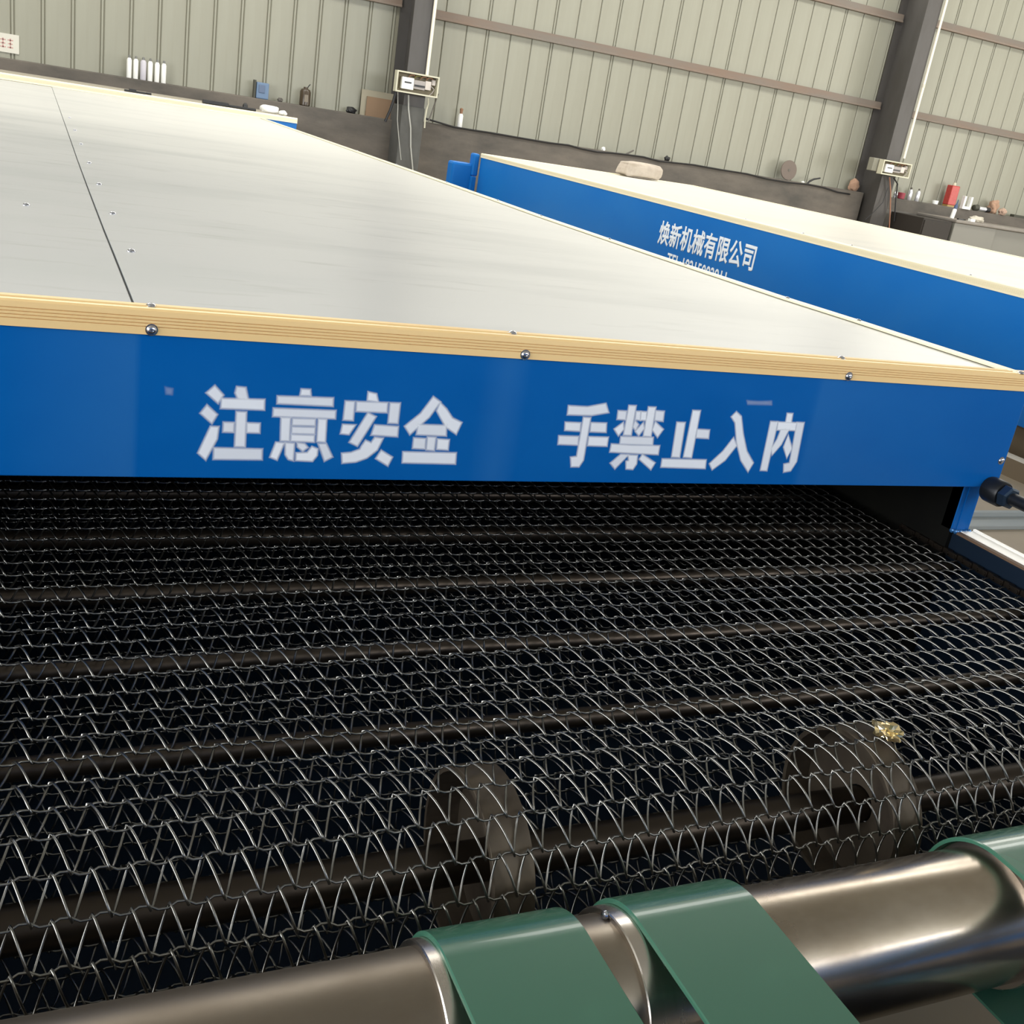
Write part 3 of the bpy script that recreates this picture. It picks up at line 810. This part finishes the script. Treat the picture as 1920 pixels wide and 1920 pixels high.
# ------------------------------------------------------------------ third machine behind the first
Y3, X3 = 12.75, 2.73
m3 = thing('third_furnace', 'blue machine end with pale trim standing across behind the first machine', 'machine', (0, Y3, 0))
T3 = CZ - 0.352
part(MB().box(-3.0, X3, Y3, Y3 + 0.03, 0.1, T3 - 0.03), 'front_panel', BLUE2, m3)
part(MB().box(X3 - 0.03, X3, Y3 + 0.03, 14.3, 0.1, T3 - 0.03), 'side_panel', BLUE2, m3)
part(MB().box(-3.0, X3 - 0.01, Y3 + 0.01, 14.3, T3 - 0.03, T3 - 0.003), 'roof_sheet', mat('dusty_sheet', (0.33, 0.30, 0.24), 0.8), m3)
part(MB().prism(TP, lambda p, e: (X3 + 0.003 if e else -3.0, Y3 - p[0] * 1.3, T3 + p[1] * 1.3)), 'corner_trim', GOLD2, m3)
# tools and parcel on its edge
def on_ray(px, py, y): return P(px, py, y=y)
t1 = MB()
a = on_ray(233, 172, 12.85); b = on_ray(273, 180, 12.85)
zt = T3 + 0.006
t1.box(a.x, b.x, 12.83, 12.89, zt, zt + 0.022).box(a.x + 0.05, a.x + 0.12, 12.82, 12.9, zt, zt + 0.036).lathe((b.x, 12.86, zt + 0.013), (1, 0, 0), [(0, 0.012), (0.06, 0.012)], 10)
tag(t1.build('black_tool', BLACK, bevel=0.005), 'short black hand tool lying on the trim of the rear machine, left one', 'tool')
a = on_ray(380, 192, 12.85); b = on_ray(480, 210, 12.85)
t2 = MB().box(a.x, a.x + 0.28, 12.82, 12.92, zt, zt + 0.045).box(a.x + 0.27, b.x, 12.84, 12.90, zt, zt + 0.03).lathe((b.x - 0.12, 12.87, zt + 0.015), (0, 0, 1), [(0, 0.03), (0.04, 0.028), (0.06, 0.012)], 12)
tag(t2.build('power_tool', BLACK, bevel=0.01), 'long dark power tool lying on the rear machine beside the white parcel', 'tool')
a = on_ray(505, 212, 12.9)
pb = crumple('white_parcel', WHITE, (a.x, 12.92, zt + 0.045), 0.105, 0.09, 0.042, 5, 0.10, 3, 0.1, boxy=0.6)
tag(pb, 'white wrapped parcel on the corner of the rear machine', 'parcel')
cp = crumple('paper_ball', WHITE, (a.x + 0.145, 12.88, zt + 0.027), 0.05, 0.05, 0.03, 8, 0.2, 2, 0.1)
tag(cp, 'small crumpled white paper beside the white parcel on the rear machine', 'paper')

# ------------------------------------------------------------------ things on the wall ledge
YL = 14.90
def spray_can(px, label, m, h=0.265, r=0.031, py=150):
    q = P(px, py, y=YL)
    zb = ledge(q.x)
    t = thing('spray_can', label, 'spray can', (q.x, YL, zb), 'spray cans on the wall ledge')
    part(MB().lathe((q.x, YL, zb), (0, 0, 1), [(0, r * 0.95), (0.004, r), (h * 0.78, r), (h * 0.86, r * 0.72), (h * 0.88, r * 0.45)], 16), 'body', m, t, smooth=True)
    part(MB().lathe((q.x, YL, zb + h * 0.88), (0, 0, 1), [(0, r * 0.5), (h * 0.08, r * 0.48), (h * 0.12, r * 0.3)], 12), 'cap', mat('grey_cap', (0.16, 0.16, 0.15), 0.6), t, smooth=True)
pale = mat('pale_can', (0.52, 0.50, 0.54), 0.4)
for (px, lb, m) in ((241.5, 'white spray can at the left end of the row of six on the ledge', WHITE), (254, 'second white spray can from the left on the wall ledge', WHITE),
                    (268, 'wide pale lilac spray can third from left in the ledge row', pale), (281, 'fourth spray can in the ledge row, white, right of the lilac one', WHITE),
                    (294, 'fifth spray can from the left in the ledge row, pale white', WHITE), (306.5, 'white spray can at the right end of the ledge row of six', WHITE)):
    spray_can(px, lb, m, r=0.036 if m is pale else 0.030)
q = P(490, 182, y=YL); zb = ledge(q.x)
t = thing('cable_tester', 'small blue box with a dark back plate standing on the ledge', 'box', (q.x, YL, zb))
part(MB().box(q.x - 0.075, q.x + 0.085, YL - 0.04, YL + 0.05, zb, zb + 0.20), 'body', mat('dusty_blue', (0.12, 0.19, 0.30), 0.5), t, bevel=0.012)
part(MB().box(q.x - 0.045, q.x + 0.03, YL - 0.05, YL - 0.04, zb + 0.075, zb + 0.17), 'window', mat('dusk_blue', (0.07, 0.11, 0.19), 0.3), t, bevel=0.003)
part(MB().box(q.x - 0.11, q.x - 0.08, YL - 0.03, YL + 0.05, zb, zb + 0.22), 'back_plate', mat('olive_black', (0.05, 0.05, 0.035), 0.6), t, bevel=0.004)
q = P(571, 196, y=YL); zb = ledge(q.x)
t = thing('brown_flask', 'dark brown flask with a wire handle standing on the ledge', 'flask', (q.x, YL, zb))
part(MB().lathe((q.x, YL, zb), (0, 0, 1), [(0, 0.06), (0.01, 0.072), (0.175, 0.072), (0.205, 0.055), (0.215, 0.03), (0.235, 0.028)], 18), 'body', mat('brown_glass', (0.055, 0.038, 0.022), 0.3), t, smooth=True)
part(MB().box(q.x - 0.025, q.x + 0.025, YL - 0.076, YL - 0.07, zb + 0.05, zb + 0.14), 'paper_label', mat('faded_label', (0.20, 0.17, 0.13), 0.8), t)
part(MB().tube([(q.x + 0.02, YL, zb + 0.22), (q.x + 0.035, YL, zb + 0.25), (q.x + 0.055, YL, zb + 0.275)], 0.006, 6), 'handle', BLACK, t)
def lump(name, px, py, label, cat, m, r, seed, y=YL, zb=None, am=0.25, fl=0.2):
    q = P(px, py, y=y)
    z = (ledge(q.x) if zb is None else zb) + r[2] * (1 - fl)
    return tag(crumple(name, m, (q.x, y, z), *r, seed, am, 3, fl), label, cat)
GRIT = mat('grey_grit', (0.12, 0.11, 0.095), 0.9)
lump('stone', 525, 188, 'small grey stone on the ledge between blue box and brown flask', 'stone', GRIT, (0.035, 0.03, 0.03), 2)
lump('glove', 658, 208, 'dark crumpled work glove on the ledge left of the brown board', 'glove', BLACK, (0.07, 0.05, 0.045), 4)
# boards leaning beside the first column
a = P(681, 212, y=14.98); b = P(738, 222, y=14.98)
tag(MB().box(a.x - 0.05, XA0 + 0.04, 14.97, 14.985, LEDGE[0], LEDGE[0] + 0.33).build('plywood_board', mat('pale_board', (0.33, 0.30, 0.22), 0.8)), 'pale board leaning on the cladding behind the small brown board', 'board')
tag(MB().box(a.x + 0.02, XA0 + 0.03, 14.93, 14.945, LEDGE[0] + 0.06, LEDGE[0] + 0.25).box(a.x + 0.02, XA0 + 0.03, 14.93, 14.965, LEDGE[0], LEDGE[0] + 0.06).build('brown_board', CARD), 'small brown board leaning beside the left steel column', 'board')
# white bottle right of the first column
q = P(861, 240, y=YL); zb = ledge(q.x)
t = thing('glue_bottle', 'white bottle with a brown nozzle alone on the ledge', 'bottle', (q.x, YL, zb))
part(MB().lathe((q.x, YL, zb), (0, 0, 1), [(0, 0.034), (0.005, 0.037), (0.16, 0.035), (0.185, 0.022)], 14), 'body', WHITE, t, smooth=True)
part(MB().lathe((q.x, YL, zb + 0.185), (0, 0, 1), [(0, 0.02), (0.04, 0.022), (0.06, 0.026), (0.075, 0.01)], 12), 'nozzle', WIREB, t, smooth=True)
# cable along the ledge of the middle bay
pts = []
for px, py in ((797, 222), (820, 229), (850, 238), (880, 243), (920, 249), (960, 256), (1000, 263), (1030, 268), (1065, 272), (1090, 279), (1120, 285), (1150, 287), (1175, 290), (1205, 294), (1235, 302), (1262, 305), (1300, 309), (1350, 318), (1400, 326), (1440, 336), (1475, 342), (1515, 346), (1545, 352), (1570, 362), (1592, 368)):
    q = P(px, py, y=WY - 0.01); pts.append((q.x, WY - 0.018, max(q.z, ledge(q.x) - 0.06)))
tag(MB().tube(pts, 0.013, 6).build('ledge_cable', BLACK, smooth=True), 'black cable running along the ledge edge between the two steel columns', 'cable')
pts = [P(px, py, y=YL) for px, py in ((1506, 352), (1512, 346), (1518, 340), (1526, 336), (1538, 334))]
tag(MB().tube(pts, [0.014, 0.017, 0.017, 0.015, 0.012], 8).build('hose_end', BLACK, smooth=True), 'bent black hose end sticking up near the round grinding disc', 'hose')
pts = [P(px, py, y=WY + 0.03) for px, py in ((1168, 293), (1176, 288), (1188, 282))]
tag(MB().tube(pts, [0.012, 0.016, 0.012], 6).build('stick', GRIT), 'short dark stick leaning over the ledge cable', 'stick')
lump('putty_lump', 1130, 285, 'tiny white lump on the ledge cable left of the stick', 'lump', WHITE, (0.03, 0.025, 0.03), 6)
lump('stone', 1250, 300, 'small dark stone on the ledge above the beige dust cloth', 'stone', BLACK, (0.05, 0.03, 0.04), 9)
# grinding disc
q = P(1478, 319, y=YL)
t = thing('grinding_disc', 'round brown grinding disc leaning upright on the ledge against the cladding', 'disc', (q.x, YL, ledge(q.x)))
zc = ledge(q.x) + 0.155
part(MB().lathe((q.x, YL, zc), (0, -1, 0.12), [(0, 0.148), (0.004, 0.155), (0.02, 0.155), (0.024, 0.15), (0.024, 0.05), (0.022, 0.02)], 36), 'wheel', mat('disc_grit', (0.155, 0.125, 0.105), 0.9), t, smooth=True)
part(MB().lathe((q.x, YL - 0.024, zc + 0.003), (0, -1, 0.12), [(0, 0.022), (0.004, 0.022), (0.005, 0.008)], 16), 'hub', GRIT, t, smooth=True)
lump('paper_scrap', 1503, 352, 'tiny white paper scrap on the ledge beside the hose end', 'paper', WHITE, (0.03, 0.02, 0.015), 10)
# brown lump beside the second column
lump('brown_lump', 1600, 352, 'soft brown lump against the left side of the right steel column', 'heap', BCLOTH, (0.10, 0.05, 0.11), 12, y=14.93)
# poster on the far left
q = P(16, 82, y=15.04)
t = thing('wall_notice', 'white notice with red print on the cladding at the left edge', 'notice', (q.x, 15.04, q.z))
part(MB().box(q.x - 0.30, q.x + 0.115, 15.035, 15.049, q.z - 0.10, q.z + 0.11), 'sheet', mat('notice_paper', (0.62, 0.60, 0.52), 0.7), t)
pr = MB()
for i, xx in enumerate((-0.25, -0.17, -0.09, -0.01)):
    for dx, dz, w_, h_ in ((0, 0.035, 0.06, 0.012), (0.005, -0.005, 0.05, 0.012), (0, -0.045, 0.06, 0.012), (0.024, -0.05, 0.012, 0.11)):
        pr.box(q.x + xx + dx, q.x + xx + dx + w_, 15.033, 15.036, q.z + dz, q.z + dz + h_)
part(pr, 'red_print', mat('faded_red', (0.52, 0.30, 0.27), 0.7), t)

# ------------------------------------------------------------------ conduits and open meter boxes on the columns
def pipe(pa, pb, label, y):
    a, b = P(*pa, y=y), P(*pb, y=y)
    x = (a.x + b.x) / 2
    o = MB().lathe((x, y, b.z), (0, 0, 1), [(0, 0.022), (ROOF - b.z - 0.02, 0.022)], 10)
    t = thing('conduit_pipe', label, 'pipe', (x, y, b.z))
    part(o, 'pipe', mat('white_conduit', (0.78, 0.73, 0.60), 0.5), t, smooth=True)
    for zz in (1.1, 2.6): part(MB().lathe((x, y, b.z + zz), (0, 0, 1), [(0, 0.026), (0.05, 0.026)], 10), 'coupling', mat('conduit_joint', (0.6, 0.56, 0.46), 0.5), t, smooth=True)
pipe((814, 20), (801, 143), 'white conduit pipe running down the left steel column into the meter box', YF - 0.03)
pipe((1775, 5), (1694, 297), 'white conduit pipe running down the right steel column', YF - 0.03)
def meter_box(corners, label, y, side=False):
    tl_, tr_, br_, bl_ = [P(*c, y=y) for c in corners]
    x0 = (tl_.x + bl_.x) / 2; x1 = (tr_.x + br_.x) / 2
    z1 = (tl_.z + tr_.z) / 2; z0 = (bl_.z + br_.z) / 2
    W, H = x1 - x0, z1 - z0
    t = thing('meter_box', label, 'meter box', ((x0 + x1) / 2, y, z0))
    d = 0.12
    part(MB().box(x0, x1, y + d - 0.01, y + d, z0, z1), 'back_plate', mat('box_back', (0.20, 0.17, 0.11), 0.7), t)
    fr = MB().box(x0, x1, y, y + d - 0.01, z1 - 0.018, z1).box(x0, x1, y, y + d - 0.01, z0, z0 + 0.018).box(x0, x0 + 0.018, y, y + d - 0.01, z0 + 0.018, z1 - 0.018).box(x1 - 0.018, x1, y, y + d - 0.01, z0 + 0.018, z1 - 0.018)
    part(fr, 'casing', CREAM, t)
    X = lambda u: x0 + W * u
    Z = lambda v: z0 + H * v
    part(MB().box(X(.14), X(.42), y + 0.02, y + 0.10, Z(.18), Z(.74)), 'meter', WHITE, t, bevel=0.006)
    part(MB().box(X(.20), X(.36), y + 0.014, y + 0.02, Z(.47), Z(.54)), 'meter_display', BLACK, t)
    part(MB().box(X(.43), X(.70), y + 0.04, y + 0.10, Z(.26), Z(.68)), 'breaker', GREYM, t, bevel=0.004)
    part(MB().box(X(.45), X(.69), y + 0.03, y + 0.04, Z(.38), Z(.47)), 'breaker_switch', BLACK, t)
    part(MB().box(X(.70), X(.84), y + 0.035, y + 0.10, Z(.30), Z(.72)), 'breaker', mat('pale_breaker', (0.55, 0.50, 0.45), 0.5), t, bevel=0.006)
    part(MB().box(X(.86), X(.95), y + 0.05, y + 0.10, Z(.56), Z(.82)), 'socket', mat('pale_breaker', (0.55, 0.50, 0.45), 0.5), t, bevel=0.006)
    for k_ in range(4):
        u = .30 + .14 * k_
        part(MB().tube([(X(u), y + 0.06, Z(.74)), (X(u + .03), y + 0.05, Z(.86)), (X(u + .12), y + 0.06, Z(.90)), (X(u + .18), y + 0.07, Z(.80))], 0.008, 6), 'wiring', WIREB if k_ != 1 else mat('olive_wire', (0.18, 0.17, 0.05), 0.6), t)
    part(MB().tube([(X(.84), y + 0.03, Z(.5)), (X(.90), y + 0.0, Z(.38)), (X(.86), y + 0.0, Z(.2)), (X(.80), y + 0.02, Z(.05))], 0.006, 6), 'wiring', GREYM, t)
    return t
meter_box(((746, 131), (825, 145), (820, 184), (741, 171)), 'open cream meter box with wiring on the left steel column', YF - 0.16)
meter_box(((1660, 300), (1711, 308), (1704, 335), (1650, 326)), 'open cream meter box on the right steel column', YF - 0.16)
a = P(1640, 293, y=YF - 0.02); b = P(1662, 322, y=YF - 0.02)
tag(MB().box(a.x, b.x, YF - 0.03, YF + 0.1, b.z - 0.02, a.z - 0.02).build('switch_box', mat('dull_grey_box', (0.25, 0.24, 0.19), 0.6), bevel=0.008), 'plain grey switch box half behind the right meter box', 'switch box')
def hang(px, label, m, y, r=0.007):
    pts = [P(a_, b_, y=y) for a_, b_ in px]
    return tag(MB().tube(pts, r, 6).build('hanging_cable', m, smooth=True), label, 'cable')
yc_ = YF - 0.06
hang(((746, 172), (746, 200), (745, 225), (748, 262), (752, 300)), 'thin pale cable hanging from the left corner of the left meter box', PALE, yc_, 0.005)
hang(((766, 178), (766, 205), (770, 240), (770, 275), (775, 330)), 'thick pale cable hanging below the middle of the left meter box', PALE, yc_, 0.009)
hang(((803, 184), (803, 195), (800, 205), (797, 222), (796, 240)), 'pale short cable loop at the right corner of the left meter box', CREAM, yc_, 0.010)
hang(((742, 172), (738, 188), (731, 208), (722, 228)), 'black cable leading down left from the left meter box', BLACK, yc_, 0.018)
hang(((822, 176), (815, 195), (808, 215), (803, 228)), 'thin dark cable right of the left meter box going to the ledge', GRIT, yc_, 0.009)
hang(((1668, 332), (1670, 360), (1669, 400), (1667, 432)), 'reddish brown cable hanging straight below the right meter box', mat('red_brown_cable', (0.32, 0.15, 0.09), 0.6), yc_, 0.011)
hang(((1676, 334), (1683, 345), (1680, 370), (1678, 398), (1676, 415)), 'black curved cable beside the reddish cable under the right meter box', BLACK, yc_ - 0.02, 0.012)
hang(((1665, 352), (1655, 380), (1640, 396), (1622, 412)), 'black cable swinging left from below the right meter box', BLACK, yc_ + 0.02, 0.006)

# ------------------------------------------------------------------ workbench corner in the right bay
z3 = LEDGE[2]
for px, lb, dx in ((1702, 'silver can standing beside the small red pot', 0), (1717, 'silver can right of its twin, next to the gap before the red tin', 1)):
    q = P(px, 380, y=YL)
    t = thing('silver_can', lb, 'can', (q.x, YL, z3), 'silver cans on the right ledge')
    part(MB().lathe((q.x, YL, z3), (0, 0, 1), [(0, 0.036), (0.005, 0.039), (0.15, 0.039), (0.175, 0.025), (0.18, 0.018)], 16), 'body', SILV, t, smooth=True)
    part(MB().lathe((q.x, YL, z3 + 0.18), (0, 0, 1), [(0, 0.016), (0.03, 0.015), (0.034, 0.008)], 10), 'cap', GRIT, t, smooth=True)
q = P(1690, 372, y=WY + 0.03)
t = thing('red_pot', 'small dark red pot hanging at the ledge beside the silver cans', 'pot', (q.x, WY, z3))
part(MB().lathe((q.x, WY + 0.05, z3), (0, 0, 1), [(0, 0.05), (0.006, 0.06), (0.10, 0.064), (0.104, 0.058), (0.08, 0.05)], 18), 'pot', mat('crimson', (0.30, 0.035, 0.055), 0.5), t, smooth=True)
q = P(1677, 365, y=WY); lump('tap', 1677, 372, 'small shiny metal tap between the cables and the red pot', 'tap', SILV, (0.035, 0.03, 0.07), 14, y=WY + 0.03)
q = P(1776, 385, y=YL)
t = thing('red_tin', 'tall square red tin standing on the ledge in the right bay', 'tin', (q.x, YL, z3))
part(MB().box(q.x - 0.09, q.x + 0.09, YL - 0.095, YL + 0.04, z3 + 0.03, z3 + 0.36), 'body', RED, t, bevel=0.012)
part(MB().box(q.x - 0.085, q.x + 0.085, YL - 0.09, YL + 0.035, z3, z3 + 0.03), 'base', mat('brass_base', (0.35, 0.22, 0.07), 0.5), t)
part(MB().lathe((q.x + 0.03, YL, z3 + 0.36), (0, 0, 1), [(0, 0.03), (0.03, 0.028), (0.05, 0.02)], 12), 'spout', CREAM, t, smooth=True)
q = P(1748, 384, y=YL)
t = thing('white_cup', 'small white cup lying left of the red tin', 'cup', (q.x, YL, z3))
part(MB().lathe((q.x, YL - 0.05, z3), (0, 0, 1), [(0, 0.04), (0.005, 0.048), (0.06, 0.055), (0.066, 0.052), (0.02, 0.04)], 16), 'cup', WHITE, t, smooth=True)
# cabinets in front of the wall
YB = 13.7
a = P(1735, 407, y=YB); b = P(1787, 418, y=YB)
zc1 = (a.z + b.z) / 2
t = thing('black_cabinet', 'low black cabinet beside the grey bench', 'cabinet', (a.x, YB, 0))
part(MB().box(a.x, b.x, YB + 0.02, 14.5, 0, zc1), 'body', mat('matt_black', (0.022, 0.017, 0.013), 0.7), t, bevel=0.01)
part(MB().box(a.x + 0.02, b.x - 0.02, YB, YB + 0.02, 0.05, zc1 - 0.03), 'door', mat('matt_black', (0.022, 0.017, 0.013), 0.7), t, bevel=0.004)
a2 = P(1790, 421, y=YB); b2 = P(1866, 440, y=YB)
zb2 = P(1880, 425, y=YB).z
t = thing('grey_bench', 'grey steel workbench with rounded top edge in the right bay', 'bench', (a2.x, YB, 0))
GB = mat('bench_grey', (0.17, 0.165, 0.14), 0.5)
GT = mat('bench_top', (0.22, 0.20, 0.175), 0.6, noise=0.7, nscale=(4, 4, 4), col2=(0.16, 0.14, 0.12))
part(MB().box(a2.x - 0.02, a2.x + 4.5, YB - 0.04, 14.6, zb2 - 0.05, zb2), 'bench_top', GT, t, bevel=0.015)
part(MB().box(a2.x, b2.x, YB, 14.5, 0, zb2 - 0.05), 'drawer_front', GB, t, bevel=0.01)
part(MB().box(b2.x + 0.03, a2.x + 4.5, YB + 0.05, 14.5, 0, zb2 - 0.05), 'drawer_front', GB, t, bevel=0.01)
def atb(px, py, y=14.0): return P(px, py, y=y)
q = atb(1784, 410, 13.95)
t = thing('blue_cap_bottle', 'white glue bottle with blue cap standing before the white bracket', 'bottle', (q.x, 13.95, zb2))
part(MB().lathe((q.x, 13.95, zb2), (0.12, 0, 1), [(0, 0.034), (0.005, 0.036), (0.14, 0.034), (0.16, 0.024)], 14), 'body', WHITE, t, smooth=True)
part(MB().lathe((q.x + 0.019, 13.95, zb2 + 0.16), (0.12, 0, 1), [(0, 0.03), (0.05, 0.03), (0.08, 0.012), (0.15, 0.006)], 12), 'cap', mat('blue_cap', (0.05, 0.08, 0.16), 0.5), t, smooth=True)
q = P(1800, 395, y=YL)
zf = z3 - 0.10
tag(MB().box(q.x - 0.10, q.x + 0.10, YL - 0.13, YL - 0.06, z3, z3 + 0.05).box(q.x - 0.10, q.x - 0.055, YL - 0.13, YL - 0.06, z3 + 0.05, z3 + 0.22).box(q.x + 0.055, q.x + 0.10, YL - 0.13, YL - 0.06, z3 + 0.05, z3 + 0.22).build('white_bracket', WHITE, bevel=0.004), 'white U shaped bracket standing upright right of the red tin', 'bracket')
q = P(1822, 398, y=YL)
t = thing('angle_grinder', 'dark angle grinder with bright barrel lying on the ledge', 'grinder', (q.x, YL - 0.1, z3))
part(MB().lathe((q.x - 0.08, YL - 0.08, z3 + 0.05), (1, 0, 0.1), [(0, 0.02), (0.01, 0.05), (0.10, 0.055), (0.12, 0.04)], 16), 'head', mat('olive_black', (0.05, 0.05, 0.035), 0.6), t, smooth=True)
part(MB().lathe((q.x + 0.05, YL - 0.08, z3 + 0.05), (1, 0, 0.0), [(0, 0.036), (0.17, 0.036)], 16), 'barrel', SILV, t, smooth=True)
part(MB().lathe((q.x + 0.22, YL - 0.08, z3 + 0.05), (1, 0, 0.0), [(0, 0.03), (0.02, 0.045), (0.10, 0.04), (0.11, 0.02)], 14), 'handle', BLACK, t, smooth=True)
lump('brown_rag', 1864, 382, 'brown rag bundled on top of the pinkish rag at right', 'rag', BCLOTH, (0.10, 0.08, 0.13), 21, zb=z3 + 0.0)
lump('pink_rag', 1880, 396, 'pinkish brown rag heaped on the ledge below the brown bundle', 'rag', mat('pink_rag', (0.42, 0.29, 0.22), 0.95), (0.09, 0.06, 0.07), 22, y=YL - 0.09)
q = P(1905, 404, y=YL)
tag(MB().box(q.x - 0.11, q.x + 0.5, YL - 0.06, YL + 0.04, z3, z3 + 0.045).build('steel_bar', mat('olive_black', (0.05, 0.05, 0.035), 0.6), bevel=0.004), 'dark flat steel bar lying on the ledge at the right edge', 'bar')
lump('plastic_bag', 1832, 410, 'crumpled clear and white plastic bag on the grey bench', 'bag', mat('milky_bag', (0.50, 0.46, 0.38), 0.4), (0.15, 0.08, 0.055), 23, y=13.95, zb=zb2)
q = atb(1821, 414, 13.8)
tag(MB().box(q.x - 0.05, q.x + 0.05, 13.76, 13.83, zb2, zb2 + 0.045).build('white_box', WHITE, bevel=0.004), 'small bright white box before the plastic bag on the bench', 'box')
q = atb(1803, 412, 13.8)
tag(MB().box(q.x - 0.10, q.x + 0.02, 13.77, 13.81, zb2, zb2 + 0.02).lathe((q.x + 0.02, 13.79, zb2 + 0.012), (1, 0, 0), [(0, 0.012), (0.06, 0.008)], 8).build('screwdriver', BLACK), 'short dark screwdriver on the bench left of the white box', 'tool')

# steel channel let into the aisle floor
q0 = P(1850, 975, z=0.02)
tag(MB().box(2.3, 4.36, q0.y - 0.06, q0.y + 0.05, 0.0, 0.02).box(2.3, 4.36, q0.y + 0.03, q0.y + 0.05, 0.02, 0.045).build('floor_channel', mat('grey_channel', (0.30, 0.32, 0.31), 0.5), bevel=0.003), 'grey steel channel lying across the beige floor between the two machines', 'channel')
